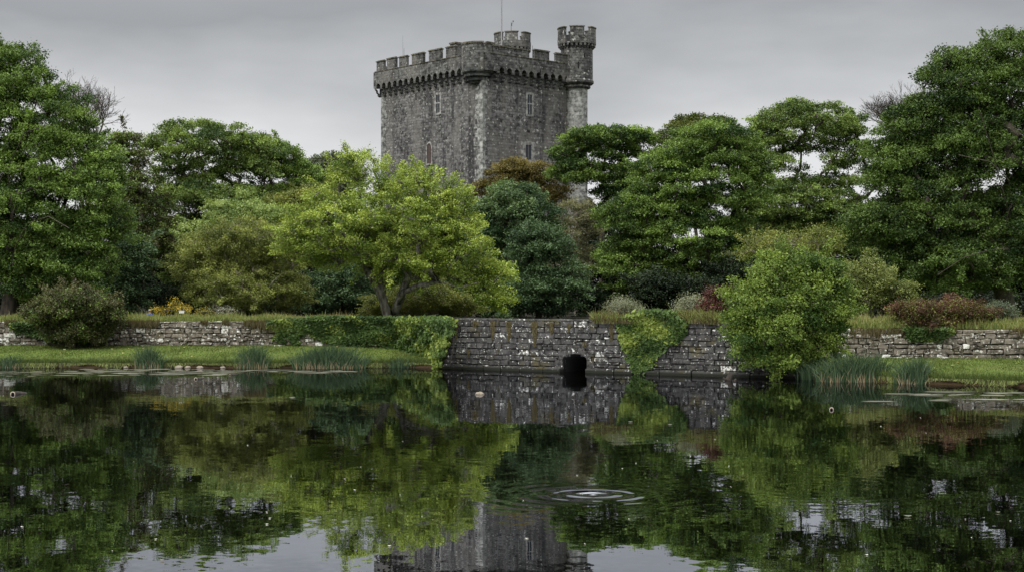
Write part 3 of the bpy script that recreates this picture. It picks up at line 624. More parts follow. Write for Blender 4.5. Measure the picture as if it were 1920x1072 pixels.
plant('broom_shrub', 'smaller yellow broom right of the white box', 'shrub', 383, 92, [(383, 586, 14, 6)], 'yellow', pad=0.25, flat=0.9, s=0.035, cover=0.5, tr=0.05, seed=70, twigs=8, leaf2='yolive', f2=0.6)
plant('daisy_clump', 'loose clump of white daisies on the left wall grass', 'flower', 420, 92, [(420, 583, 26, 7)], 'white', pad=0.35, flat=0.6, s=0.02, cover=0.09, tr=0.05, seed=71, twigs=6, leaf2='grass', f2=0.3)
NL = sum(len(o.data.polygons) for o in bpy.data.objects if o.type == 'MESH'); print('faces', NL, 'trees', round(_t.time() - _t0, 1))
# ------------------------------------------------------------------ castle
DCAS = 193.0; P0 = np.array([X_at(905, DCAS), DCAS]); AR = math.radians(41)
dr_ = np.array([math.cos(AR), math.sin(AR)]); dl_ = np.array([-math.sin(AR), math.cos(AR)])
def ray_face(px, face, off=0.0):
    """distance along a castle face (0 at the near corner) and depth where the photo column px meets it"""
    o, d, n = (P0 - dl_ * off, dr_, dl_) if face == 'r' else (P0 - dr_ * off, dl_, dr_)
    k = (px - 960) / F            # X = k*Y
    s = (k * o[1] - o[0]) / (d[0] - k * d[1]); return s, o[1] + s * d[1]
LR, _ = ray_face(1090, 'r'); LL, _ = ray_face(715.5, 'l')
ZG = 2.6
CAS = empty('castle_keep', (P0[0], P0[1], ZG), AR)
tag(CAS, 'tall grey stone castle keep with battlements and round corner turret', 'castle')
def loc(px, Y):
    w = np.array([X_at(px, Y), Y]) - P0; return np.array([w @ dr_, w @ dl_])
def zpx(py, Y): return CAMH + (HZ - py) / F * Y - ZG
rngc = np.random.default_rng(5)
zCb, zAr, zTop, zSill, zMer = 30.95 - ZG, 32.1 - ZG, 32.9 - ZG, 34.25 - ZG, 35.55 - ZG
b = MB(); b.box((LR / 2, LL / 2, (zTop - 1) / 2), (LR / 2, LL / 2, (zTop + 1) / 2)); b.build('wall', STONE, CAS)
E, TH = 0.78, 0.42
def face_pt(face, s, out, z): return (s, -out, z) if face == 'r' else (-out, s, z)
def fbox(mb, face, s0, s1, o0, o1, z0, z1, tint=0.5):
    p, q = face_pt(face, s0, o0, z0), face_pt(face, s1, o1, z1)
    mb.box([(p[i] + q[i]) / 2 for i in range(3)], [abs(p[i] - q[i]) / 2 for i in range(3)], tint=tint)
# corbel: three rounded steps, each copy a part of its own
def corbel_mb(face):
    w = 0.235; prof = [(-0.05, zCb - 0.05)]; z = zCb
    for o in (0.30, 0.55, 0.79):
        for k in range(4): a = k / 3 * PI / 2; prof.append((o - 0.24 + 0.24 * math.sin(a), z + 0.24 - 0.24 * math.cos(a)))
        z += 0.40; prof.append((o, z))
    prof.append((-0.05, z)); n = len(prof); V = [face_pt(face, s, o, zz) for s in (-w, w) for o, zz in prof]
    m = MB(); m.add(V, [(i, (i + 1) % n, n + (i + 1) % n, n + i) for i in range(n)])
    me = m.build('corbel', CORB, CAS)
    cap = MB(); return me
def add_caps(face):
    w = 0.21; out = MB()
for face, Ltot in (('l', LL), ('r', LR)):
    n = 16 if face == 'l' else 11; s_beg, s_end = 1.9, Ltot + (0.3 if face == 'l' else -1.4); pitch = (s_end - s_beg) / n
    c0 = None
    for i in range(n + 1):
        s = s_beg + i * pitch
        if c0 is None: c0 = o = corbel_mb(face)
        else: o = c0.copy(); link(o, CAS)
        p = face_pt(face, s, 0, 0); o.location = p
    # parapet with a row of little arches between the corbels
    m = MB(); uu = []; zz = []
    for i in range(n):
        a, e = s_beg + i * pitch, s_beg + (i + 1) * pitch; c = (a + e) / 2; r = pitch / 2 - 0.17
        pts = [(a, zAr)] + [(c - r * math.cos(t), zAr + 0.58 * math.sin(t)) for t in np.linspace(0, PI, 7)]
        for p in pts: uu.append(p[0]); zz.append(p[1])
    uu.append(s_end); zz.append(zAr); uu = [-0.3] + uu + [Ltot + E]; zz = [zAr] + zz + [zAr]
    V = []
    for u_, z_ in zip(uu, zz): V += [face_pt(face, u_, E, z_), face_pt(face, u_, E, zSill), face_pt(face, u_, 0.02, z_), face_pt(face, u_, E - TH, zSill)]
    Q = []
    for i in range(len(uu) - 1): j = i * 4; k = j + 4; Q += [(j, k, k + 1, j + 1), (j, j + 2, k + 2, k), (j + 1, k + 1, k + 3, j + 3)]
    m.add(V, Q); fbox(m, face, -0.2, Ltot + E, E - TH - 0.01, E - TH + 0.02, zTop - 0.3, zSill - 0.01)
    m.build('parapet', STONEG, CAS)
def merlon(face, s0, s1, top=zMer, off=0.0):
    m = MB(); fbox(m, face, s0, s1, E - TH + 0.01, E - 0.004, zSill - 0.05, top, rngc.uniform(0.35, 0.6)); o = m.build('merlon', STONEG, CAS)
    m = MB(); fbox(m, face, s0 - 0.09, s1 + 0.09, E - TH - 0.06, E + 0.09, top, top + 0.13); fbox(m, face, s0, s1, E - TH + 0.1, E - 0.12, top + 0.13, top + 0.22); m.build('coping', COPE, o)
for a, e, dz in ((706, 719, 0), (725.5, 741, 0.1), (748, 762, 0), (772, 793, 0), (804, 826, 0.05), (836, 853, 0.05)):
    s1, _ = ray_face(a, 'l', E); s0, _ = ray_face(e, 'l', E); merlon('l', s0, min(s1, LL + E), zMer + dz)
for a, e, dz in ((925, 991, -0.35), (1003, 1030, -0.15), (1043, 1072, -0.2)):
    s0, _ = ray_face(a, 'r', E); s1, _ = ray_face(e, 'r', E); merlon('r', s0, s1, zMer + dz)
for f_, Lf in (('l', LL), ('r', LR)):                                    # copings of the crenel sills
    m = MB(); fbox(m, f_, 0.5, Lf + E - 0.3, E - TH - 0.05, E + 0.06, zSill, zSill + 0.09); m.build('crenel_sill', COPE, CAS)
# the two far sides
m = MB(); m.box((LR / 2, LL + 0.45, (zTop + zSill) / 2 - 0.3), (LR / 2 + 0.7, 0.31, (zSill - zTop) / 2 + 0.3)); m.box((LR + 0.45, LL / 2, (zTop + zSill) / 2 - 0.3), (0.31, LL / 2 + 0.1, (zSill - zTop) / 2 + 0.29)); m.build('parapet', STONEG, CAS)
for i in range(5):
    m = MB(); m.box((1.6 + i * (LR - 2.4) / 4, LL + 0.45, zSill + 0.45), (1.0, 0.29, 0.5)); m.build('merlon', STONEG, CAS)
    m = MB(); m.box((LR + 0.45, 3.2 + i * (LL - 5) / 4, zSill + 0.45), (0.29, 1.1, 0.5)); m.build('merlon', STONEG, CAS)
m = MB(); m.box((LR / 2, LL / 2, zTop + 0.06), (LR / 2 - 0.1, LL / 2 - 0.1, 0.15)); m.build('roof', plain('lead_roof', (0.09, 0.09, 0.095), 0.7), CAS)
# rounded bartizan on the near corner, on stepped mouldings
c = loc(897, 194.4); k = 28
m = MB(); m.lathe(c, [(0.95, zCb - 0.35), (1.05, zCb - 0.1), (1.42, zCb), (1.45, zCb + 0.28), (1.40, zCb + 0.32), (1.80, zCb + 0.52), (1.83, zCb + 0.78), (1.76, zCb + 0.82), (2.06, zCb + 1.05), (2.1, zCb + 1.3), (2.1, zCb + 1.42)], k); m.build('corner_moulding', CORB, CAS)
m = MB(); m.lathe(c, [(2.08, zCb + 1.42), (2.12, zAr + 0.6), (2.1, zMer - 0.1), (1.55, zMer - 0.1), (1.55, zTop)], k); bz_ = m.build('corner_turret', STONEG, CAS)
a_cam = math.atan2(-(c[1] + 150), -(c[0] + 150))
m = MB()
for a0, a1 in ((-1.65, -0.62), (-0.55, 0.42), (0.62, 1.7)): m.sector(c, 1.48, 2.16, a_cam + a0, a_cam + a1, zMer - 0.1 + (0.03 if a0 > -0.6 and a0 < 0 else 0), zMer + 0.14, 8)
m.build('coping', COPE, bz_)
# pale dressed corner stones
m = MB(); z = -1.0; i = 0
while z < zCb - 0.4:
    h = rngc.uniform(0.46, 0.68); l1, l2 = (rngc.uniform(1.3, 1.75), rngc.uniform(0.35, 0.55)) if i % 2 else (rngc.uniform(0.75, 1.1), rngc.uniform(0.6, 0.95))
    for (f_, l_) in (('l', l1), ('r', l2)):
        s = -0.03; 
        while s < l_ - 0.15:
            w = min(l_ - s, rngc.uniform(0.45, 0.9)); fbox(m, f_, max(s, -0.03 if f_ == 'l' else 0.0), s + w - 0.02, -0.05, 0.035 + rngc.uniform(-0.006, 0.006), z, z + h - 0.02, rngc.uniform(0.2, 0.95)); s += w
    z += h; i += 1
m.build('quoin', ASHLAR, CAS)
m = MB(); z = -1.0; i = 0                                                # far left edge, only a narrow strip
while z < zCb - 0.3:
    h = rngc.uniform(0.45, 0.65); l_ = rngc.uniform(0.6, 1.4); fbox(m, 'l', LL - l_, LL + 0.06, -0.05, 0.06, z, z + h - 0.004, rngc.uniform(0.1, 0.8)); z += h
m.build('quoin', ASHLAR, CAS)
# round turret on the right corner: pale round pilaster, bold mouldings, drum, corbel table and battlements
c = loc(1081.5, 203.0); R = 1.40
m = MB(); z = -1.0
rows = []
while z < zpx(166, 203):
    h = rngc.uniform(0.5, 0.75); a = rngc.uniform(0, 1)
    while a < 6.28 + 0: 
        w = rngc.uniform(0.45, 0.8); m.sector(c, R - 0.3, R + rngc.uniform(0.0, 0.015), a, min(a + w, 6.9) - 0.012, z, z + h - 0.02, 3, rngc.uniform(0.15, 0.9)); a += w
    z += h
m.lathe(c, [(R - 0.04, -1), (R - 0.04, z + 0.3)], 24, 0.1); m.build('pilaster', ASHLAR, CAS)
z1, z2, z3, z4, z5 = zpx(167, 203), zpx(152, 203), zpx(93, 203), zpx(86, 203), zpx(71, 203); z6 = zpx(56, 203)
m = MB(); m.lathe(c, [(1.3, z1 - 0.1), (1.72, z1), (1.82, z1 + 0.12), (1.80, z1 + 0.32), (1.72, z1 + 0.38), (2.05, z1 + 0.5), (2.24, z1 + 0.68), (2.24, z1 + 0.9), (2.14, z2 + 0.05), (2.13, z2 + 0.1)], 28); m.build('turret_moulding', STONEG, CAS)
m = MB(); m.lathe(c, [(2.12, z2 + 0.02), (2.10, z3), (2.1, z4 + 0.2)], 28); drum = m.build('turret_drum', STONEG, CAS)
m = MB(); nC = 26
for i in range(nC):
    a = i * 2 * PI / nC; m.sector(c, 2.05, 2.26, a, a + 0.13, z3, z3 + 0.22, 2); m.sector(c, 2.05, 2.46, a, a + 0.13, z3 + 0.2, z4 + 0.04, 2)
m.build('corbel_table', STONEG, CAS)
m = MB(); m.lathe(c, [(2.08, z4 + 0.03), (2.5, z4), (2.54, z4 + 0.1), (2.52, z5), (2.02, z5), (2.0, z4 + 0.4), (0.1, z4 + 0.4)], 28); m.build('turret_parapet', STONEG, CAS)
ac = math.atan2(*( (np.array([0., 0.]) - P0 - 0) @ dl_ - c[1], (-P0) @ dr_ - c[0]))
def ring_merlon(c, r0, r1, a0, a1, z0, z1, par=CAS):
    m = MB(); m.sector(c, r0, r1, a0, a1, z0 - 0.03, z1, 5); o = m.build('merlon', STONEG, par)
    m = MB(); m.sector(c, r0 - 0.06, r1 + 0.08, a0 - 0.03, a1 + 0.03, z1, z1 + 0.13, 5); m.build('coping', COPE, o)
for a0, a1 in ((-0.36, 0.40), (0.82, 1.5), (1.9, 2.6), (3.0, 3.6), (4.0, 4.6), (-1.5, -0.72)): ring_merlon(c, 2.05, 2.5, ac + a0, ac + a1, z5, z6)
for px, y0, y1 in ((1084.5, 116, 129), (1096, 100, 107)):
    an = math.asin((px - 1081.5) / F * 203 / 2.12); m = MB(); m.sector(c, 2.0, 2.135, ac + an - 0.045, ac + an + 0.045, zpx(y1, 201), zpx(y0, 201), 1); m.build('arrow_slit', DARK, CAS)
# stair turret rising behind the roof
c = loc(961, 209); z4, z5, z6 = zpx(88, 207), zpx(76, 207), zpx(61, 207)
m = MB(); m.lathe(c, [(2.3, zTop), (2.3, z4 + 0.1)], 8, a0=0.2); m.build('stair_turret', STONEG, CAS)
m = MB()
for i in range(24): a = i * 2 * PI / 24; m.sector(c, 2.0, 2.46, a, a + 0.14, z4 - 0.4, z4 + 0.02, 2)
m.build('corbel_table', STONEG, CAS)
m = MB(); m.lathe(c, [(2.1, z4 + 0.02), (2.5, z4), (2.52, z5), (2.0, z5), (2.0, z4 + 0.4), (0.1, z4 + 0.4)], 16, a0=0.2); m.build('turret_parapet', STONEG, CAS)
ac2 = math.atan2((-P0) @ dl_ - c[1], (-P0) @ dr_ - c[0])
for a0, a1 in ((-0.42, 0.30), (0.62, 1.35), (-1.5, -0.66), (1.9, 2.6), (3.0, 3.6), (4.0, 4.5)): ring_merlon(c, 2.02, 2.49, ac2 + a0, ac2 + a1, z5, z6)
# chimney behind the left battlements
s = loc(855, 201.5); m = MB(); m.box((s[0], s[1], (zTop + zpx(82, 201)) / 2), (0.55, 0.55, (zpx(82, 201) - zTop) / 2)); ch = m.build('chimney', STONEG, CAS)
m = MB(); m.box((s[0], s[1], zpx(81, 201)), (0.66, 0.66, 0.1)); m.build('coping', COPE, ch)
# windows
def window(face, px, y0, y1, wpx, fr=4, arched=False, transom=True, big=False):
    s, Y = ray_face(px, face); za, zb = zpx(y1, Y), zpx(y0, Y)
    sa, _ = ray_face(px - wpx / 2, face); sb, _ = ray_face(px + wpx / 2, face); w = abs(sb - sa) / 2; g = fr / F * Y
    m = MB()
    if not arched:
        fbox(m, face, s - w - g * 1.2, s - w, -0.04, 0.07, za - g, zb + g); fbox(m, face, s + w, s + w + g * 1.2, -0.04, 0.07, za - g, zb + g)
        fbox(m, face, s - w, s + w, -0.04, 0.072, zb, zb + g * 1.2); fbox(m, face, s - w, s + w, -0.04, 0.085, za - g * 1.1, za)
        if big:
            for q in range(5): 
                if q % 2 == 0: fbox(m, face, s - w - g * 1.9, s - w - g * 1.2, -0.04, 0.06, za - g + q * (zb - za + 2 * g) / 5, za - g + (q + 1) * (zb - za + 2 * g) / 5 - 0.02); fbox(m, face, s + w + g * 1.2, s + w + g * 1.8, -0.04, 0.06, za - g + q * (zb - za + 2 * g) / 5, za - g + (q + 1) * (zb - za + 2 * g) / 5 - 0.02)
    else:
        A = [(s - w, za)] + [(s - w * math.cos(t), zb - w * 1.3 + w * 1.6 * math.sin(t) ** 0.85) for t in np.linspace(0, PI, 9)] + [(s + w, za)]
        n = len(A); cx = s; V = []
        for (u_, z_) in A:
            k2 = (w + g) / w; V += [face_pt(face, u_, 0.07, z_), face_pt(face, cx + (u_ - cx) * k2, 0.07, z_ + (g if z_ > zb - w * 1.5 else 0)), face_pt(face, u_, -0.04, z_), face_pt(face, cx + (u_ - cx) * k2, -0.04, z_ + (g if z_ > zb - w * 1.5 else 0))]
        m.add(V, [q for i in range(n - 1) for q in ((i * 4, i * 4 + 1, i * 4 + 5, i * 4 + 4), (i * 4 + 1, i * 4 + 3, i * 4 + 7, i * 4 + 5), (i * 4, i * 4 + 4, i * 4 + 6, i * 4 + 2))]); fbox(m, face, s - w - g, s + w + g, -0.04, 0.09, za - g, za)
    f = m.build('window', TRIM, CAS)
    m = MB(); fbox(m, face, s - w + 0.002, s + w - 0.002, -0.03, 0.012, za + 0.002, zb - (w * 0.55 if arched else 0.002)); 
    if arched: m.V = []; m.Q = []; m.t = []; m.n = 0; m.add([face_pt(face, u_, 0.012, z_) for u_, z_ in A] + [face_pt(face, s, 0.012, (za + zb) / 2)], T=[(i, i + 1, len(A)) for i in range(len(A) - 1)] + [(len(A) - 1, 0, len(A))])
    m.build('pane', WOODB if arched else GLASS, f)
    m = MB()
    if transom: fbox(m, face, s - w, s + w, 0.0, 0.05, (za + zb) / 2 - 0.07 + 0.1, (za + zb) / 2 + 0.07 + 0.1)
    fbox(m, face, s - 0.03, s + 0.03, 0.0, 0.04, za, zb - (w * 0.4 if arched else 0)); m.build('mullion', TRIM if transom else LEAD, f)
window('l', 821.5, 178, 212, 7, 3.5); window('r', 993, 178, 215, 8, 3.5)
window('l', 805, 271, 307, 8, 3, arched=True, transom=False); window('r', 990.5, 272, 300, 11, 6, transom=False, big=True)
for px, py, w_, h_ in ((1013, 229, 6, 4), (991, 247, 7, 4), (1013, 134, 3, 7)):
    s, Y = ray_face(px, 'r', E if py < 140 else 0); o = E if py < 140 else 0; m = MB(); fbox(m, 'r', s - w_ / 2 / F * Y, s + w_ / 2 / F * Y, o - 0.3, o + 0.012, zpx(py + h_ / 2, Y), zpx(py - h_ / 2, Y)); m.build('wall_hole', DARK, CAS)
# things standing on the roof
def mast(name, label, cat, px, y0, y1, Y, r, mat, extra=None, zb=None):
    p = at(px, y1, Y); q = at(px, y0, Y); zb = p[2] if zb is None else zb; o = empty(name, (p[0], Y, zb)); tag(o, label, cat)
    m = MB(); m.tube([(0, 0, 0), (0, 0, (q[2] - zb) * 0.5), (0, 0, q[2] - zb)], [r, r * 0.9, r * 0.6], 8, cap=True); m.build('pole', mat, o)
    m = MB()
    if extra == 'flag': m.tube([(0, 0, 0), (0, 0, 0.35)], [r * 2.4, r * 2.4], 10, cap=True); m.build('pole_base', METAL, o)
    elif extra == 'vane':
        h = q[2] - zb; m.tube([(0, 0, h - 0.15), (0.25, 0, h - 0.12), (0.25, 0, h + 0.12)], 0.035, 6, cap=True); m.box((0.27, 0, h + 0.12), (0.09, 0.07, 0.07)); m.box((0.05, 0, h - 0.35), (0.08, 0.08, 0.14)); m.build('weather_sensor', METAL, o)
    elif extra == 'aerial':
        h = q[2] - zb; m.tube([(-0.16, 0, h * 0.55), (0, 0, h * 0.55)], 0.018, 4); m.tube([(-0.16, 0, 0), (-0.16, 0, h * 1.4)], [0.018, 0.010], 4); m.build('aerial_rod', METAL, o)
    return o
ROOFZ = zTop + ZG + 0.2
mast('flagpole', 'tall white flagpole standing on the castle roof', 'flagpole', 940.5, -40, 91, 199, 0.10, POLE, 'flag', ROOFZ)
mast('weather_mast', 'short mast with weather sensor on the castle stair turret', 'mast', 958.5, 42, 64, 208.5, 0.045, METAL, 'vane', z4 + ZG + 0.4)
mast('aerial', 'small double rod aerial behind the castle left battlements', 'aerial', 757.5, 91, 106, 209, 0.035, METAL, 'aerial', ROOFZ)
mast('aerial', 'thin dark vertical aerial pole right of the castle stair turret', 'aerial', 998.5, 86, 112, 203, 0.05, METAL, None, ROOFZ)
# ------------------------------------------------------------------ stone walls
def stone_wall(name, label, A, B, zb, zt, ch, lens, mat, seed, thick=0.7, batter=0.0, hole=None, endslope=0.0, coping=False, irregular=0.02, lich=0.0, small=0.12):
    """wall of separately shaped blocks between A and B (camera side on the right when walking A->B is negative Y); zb, zt: (start, end)"""
    rng = np.random.default_rng(seed); A = np.array(A, float); B = np.array(B, float); d = B - A; L_ = np.linalg.norm(d); d /= L_; nrm = np.array([d[1], -d[0]])
    W_ = empty(name, (A[0], A[1], 0)); tag(W_, label, 'wall')
    def P(u, o, z): q = d * u + nrm * (o + batter * (2.4 - z)); return (q[0], q[1], z)
    m = MB(); z = min(zb) - 0.25; row = 0
    def block(a, e, z, z1):
        g = 0.012; j = lambda s=irregular: rng.normal() * s
        pr = rng.uniform(0.0, 0.06); t = rng.random(); t = t * 0.68 if rng.random() > 0.17 + lich else rng.uniform(0.72, 1)
        back = [P(a + g, -0.12, z + g), P(e - g, -0.12, z + g), P(e - g, -0.12, z1 - g), P(a + g, -0.12, z1 - g)]
        mid = [P(a + g + j(), pr * 0.4, z + g + j()), P(e - g + j(), pr * 0.4, z + g + j()), P(e - g + j(), pr * 0.4, z1 - g + j()), P(a + g + j(), pr * 0.4, z1 - g + j())]
        k = min(0.03, (z1 - z) * 0.18); fr = [P(a + g + k + j(), pr + 0.03 + j(0.012), z + g + k + j()), P(e - g - k + j(), pr + 0.03 + j(0.012), z + g + k + j()), P(e - g - k + j(), pr + 0.03 + j(0.012), z1 - g - k + j()), P(a + g + k + j(), pr + 0.03 + j(0.012), z1 - g - k + j())]
        Q = [(8, 9, 10, 11)]
        for i in range(4): n_ = (i + 1) % 4; Q += [(i, n_, 4 + n_, 4 + i), (4 + i, 4 + n_, 8 + n_, 8 + i)]
        m.add(back + mid + fr, Q, tint=t)
    while z < max(zt):
        h = ch * rng.uniform(0.82, 1.18); u = -rng.uniform(0, lens[1]) * (row % 2) * 0.5
        while u < L_:
            w = rng.uniform(*lens); u0, u1 = max(u, 0), min(u + w, L_); um = (u0 + u1) / 2
            lo, hi = np.interp(um, [0, L_], zb) - 0.3, np.interp(um, [0, L_], zt) + rng.uniform(-0.02, 0.02)
            if endslope: u0 = max(u0, endslope * max(0, (z + h / 2)) / 2.3)
            spans = [(u0, u1)]
            if hole and z < hole[2] and z + h > -0.4:
                zc = z + h / 2; hw = hole[1]
                if zc > hole[3]: hw = hole[1] * math.sqrt(max(0, 1 - ((zc - hole[3]) / (hole[2] - hole[3])) ** 2))
                hw += 0.22 if zc > hole[3] - 0.1 else 0.02
                spans = [(u0, min(u1, hole[0] - hw)), (max(u0, hole[0] + hw), u1)]
            for (a, e) in spans:
                if e - a < 0.08 or z > hi or z + h < lo: continue
                z1 = min(z + h, hi); 
                if z1 - z < 0.06: continue
                if e - a > 0.3 and rng.random() < small: 
                    zm = z + (z1 - z) * rng.uniform(0.35, 0.65); am = a + (e - a) * rng.uniform(0.35, 0.65); todo = [(a, am, z, z1), (am, e, z, zm), (am, e, zm, z1)] if rng.random() < 0.5 else [(a, e, z, zm), (a, am, zm, z1), (am, e, zm, z1)]
                else: todo = [(a, e, z, z1)]
                for a_, e_, z_, z1_ in todo: block(a_, e_, z_, z1_)
            u += w
        z += h; row += 1
    m.build('stonework', mat, W_)
    m = MB()
    def core(u0, u1, z0, z1_):
        V = [P(u, o, z) for u in (u0, u1) for o in (-0.03, -thick) for z in (z0, z1_)]
        V[2], V[3], V[6], V[7] = [(v[0], v[1], v[2]) for v in (V[2], V[3], V[6], V[7])]
        m.add(V, [(0, 4, 5, 1), (2, 3, 7, 6), (1, 5, 7, 3), (0, 1, 3, 2), (4, 6, 7, 5), (0, 2, 6, 4)])
    zl = min(zb) - 0.6; zh0, zh1 = zt[0] - 0.03, zt[1] - 0.03; s0 = endslope
    if hole:
        hz = np.interp(hole[0], [0, L_], zt) - 0.03
        core(s0, hole[0] - hole[1] - 0.02, zl, min(zh0, hz)); core(hole[0] + hole[1] + 0.02, L_, zl, min(hz, zh1)); core(hole[0] - hole[1] - 0.02, hole[0] + hole[1] + 0.02, hole[2] + 0.12, hz); thick = 4.8; core(hole[0] - hole[1] - 0.5, hole[0] + hole[1] + 0.5, hole[2] + 0.14, hz - 0.01)
    else: core(s0, L_, zl, min(zh0, zh1))
    m.build('core', MORTAR, W_)
    return W_, P, rng, d, nrm, L_
dC = B_C - A_C; LCW = np.linalg.norm(dC)
def u_of(px, A, B):                       # distance along a wall for a photo column
    d = (B - A) / np.linalg.norm(B - A); k = (px - 960) / F; return (k * A[1] - A[0]) / (d[0] - k * d[1])
B_C2 = A_C + dC * 1.13
hu = u_of(1080, A_C, B_C2); yh = A_C[1] + hu * (dC / LCW)[1]
hw = (u_of(1103, A_C, B_C2) - u_of(1057, A_C, B_C2)) / 2; hz1 = at(0, 662, yh)[2]; hz0 = at(0, 674, yh)[2]
CW, P, rng, d_, n_, L_ = stone_wall('pond_wall', 'dark coursed stone wall with arched culvert standing in the pond', A_C, B_C2, (0.0, 0.0), (2.28, 2.22), 0.265, (0.34, 0.85), WALLD, 3, 0.8, 0.035, (hu, hw, hz1, hz0), endslope=0.85, irregular=0.016)
# culvert: ring of arch stones and a vaulted tunnel with its shade painted on
m = MB(); nv = 9
for i in range(nv):
    t0, t1 = PI - PI * i / nv, PI - PI * (i + 1) / nv - 0.0; q = []
    for o in (-0.25, 0.07):
        for (t, k) in ((t0 - 0.02, 1.0), (t1 + 0.02, 1.0), (t1 + 0.02, 1.32), (t0 - 0.02, 1.32)):
            k2 = 1 + (k - 1) * 1.0; q.append(P(hu + hw * math.cos(t) * (1 + (k - 1)), o, hz0 + (hz1 - hz0) * math.sin(t) + (k - 1) * 0.8 * math.sin(t)))
    m.add(q, [(4, 5, 6, 7), (0, 1, 5, 4), (2, 3, 7, 6), (1, 2, 6, 5), (3, 0, 4, 7)], tint=rng.uniform(0.55, 0.7))
for sgn in (-1, 1):
    for z0, z1 in ((-0.3, 0.1), (0.11, hz0 - 0.02)):
        a, e = hu + sgn * hw, hu + sgn * (hw + 0.36); q = [P(u, o, z) for o in (-0.25, 0.065) for (u, z) in ((a, z0), (e, z0), (e, z1), (a, z1))]
        m.add(q, [(4, 5, 6, 7), (0, 1, 5, 4), (2, 3, 7, 6), (1, 2, 6, 5), (3, 0, 4, 7)], tint=rng.uniform(0.2, 0.66))
m.build('arch_ring', WALLD, CW)
m = MB(); pr = [(hu - hw, -0.5), (hu - hw, hz0)] + [(hu - hw * math.cos(t), hz0 + (hz1 - hz0) * math.sin(t)) for t in np.linspace(0, PI, 9)] + [(hu + hw, -0.5)]
V = [P(u, o, z) for o in (-0.05, -4.0) for u, z in pr]; n = len(pr)
m.add(V, [(i, i + 1, n + i + 1, n + i) for i in range(n - 1)]); m.add([P(hu + s * hw * 1.1, -4.0, z) for s, z in ((-1, -0.5), (1, -0.5), (1, hz1 + 0.1), (-1, hz1 + 0.1))], [(0, 1, 2, 3)]); m.build('culvert', DARK, CW)
# projecting footing course and thin coping slabs
m = MB(); u = 0.0
while u < LCW * 1.11:
    w = rng.uniform(0.9, 1.7)
    if abs(u + w / 2 - hu) > hw + w / 2 + 0.05 or True:
        for (a, e) in ([(u, u + w)] if (u > hu + hw or u + w < hu - hw) else [(u, hu - hw), (hu + hw, u + w)]):
            if e - a < 0.15: continue
            h = rng.uniform(0.16, 0.24); q = [P(uu, o, z) for o in (-0.1, 0.22 + rng.uniform(-0.03, 0.05)) for (uu, z) in ((a + 0.01, -0.4), (e - 0.01, -0.4), (e - 0.02, h), (a + 0.02, h - rng.uniform(0, 0.04)))]
            m.add(q, [(4, 5, 6, 7), (0, 1, 5, 4), (2, 3, 7, 6), (1, 2, 6, 5), (3, 0, 4, 7)], tint=rng.uniform(0.1, 0.66))
    u += w
m.build('footing', WALLD, CW)
m = MB(); u = 0.85
ue = u_of(1150, A_C, B_C2)
while u < ue:
    w = min(rng.uniform(0.8, 1.8), ue - u); zt_ = 2.27; q = [P(uu, o, z) for o in (-0.8, 0.06 + rng.uniform(-0.02, 0.03)) for (uu, z) in ((u + 0.008, zt_), (u + w - 0.008, zt_), (u + w - 0.01, zt_ + 0.07), (u + 0.01, zt_ + 0.07 + rng.uniform(-0.012, 0.012)))]
    m.add(q, [(4, 5, 6, 7), (0, 1, 5, 4), (2, 3, 7, 6), (1, 2, 6, 5), (3, 0, 4, 7)], tint=rng.uniform(0.55, 0.9)); u += w
m.build('coping', WALLD, CW)
WL_A, WL_B = np.array([-46., 85.8]), np.array([-6.0, 85.0])
LW = stone_wall('garden_wall', 'low pale lichened stone wall behind the left lawn', WL_A, WL_B, (0.70, 0.70), (2.03, 2.06), 0.25, (0.25, 0.7), WALLL, 7, 0.8, 0.02, irregular=0.03, lich=0.06, small=0.35)
RT_B = A_C + np.array([0.02, 0.05])
RW = stone_wall('return_wall', 'short stone return wall hidden under ivy by the pond', WL_B + [0.05, -0.02], RT_B, (0.5, 0.0), (2.08, 2.2), 0.26, (0.3, 0.8), WALLD, 8, 0.7, 0.03)
WR_A, WR_B = np.array([12.4, 72.4]), np.array([30., 69.4])
RWL = stone_wall('garden_wall', 'low lichened stone wall behind the right lawn', WR_A, WR_B, (0.45, 0.50), (1.88, 1.80), 0.25, (0.25, 0.75), WALLL, 9, 0.8, 0.02, irregular=0.028, lich=0.04, small=0.3)

# ------------------------------------------------------------------ grass, moss, ivy
def blades(mb, P, H, rng, lean=0.35, w=0.018, droop=0.0, tint=None, dirz=1.0):
    n = len(P); a = rng.uniform(0, 2 * PI, n); l = rng.normal(0, lean, n) * H
    D = np.stack([np.cos(a) * l, np.sin(a) * l, np.zeros(n)], 1); up = np.zeros((n, 3)); up[:, 2] = H * dirz
    b = rng.uniform(-0.9, 0.9, n); Wd = np.stack([np.cos(b), np.sin(b), np.zeros(n)], 1) * w
    mid = P + up * 0.55 + D * 0.35; tip = P + up * (1 - droop * rng.random(n))[:, None] + D
    V = np.stack([P - Wd, P + Wd, mid + Wd * 0.8, mid - Wd * 0.8, tip + Wd * 0.12, tip - Wd * 0.12], 1).reshape(-1, 3)
    i = np.arange(n)[:, None] * 6; Q = np.concatenate([i + np.array([[0, 1, 2, 3]]), i + np.array([[3, 2, 4, 5]])])
    t = rng.normal(0.45, 0.2, n) if tint is None else tint
    mb.add(V, Q, tint=np.repeat(np.clip(t, 0, 1), 6))
rg = np.random.default_rng(77)
def gzv(x, y): return np.array([gz(a, b_) for a, b_ in zip(x, y)])
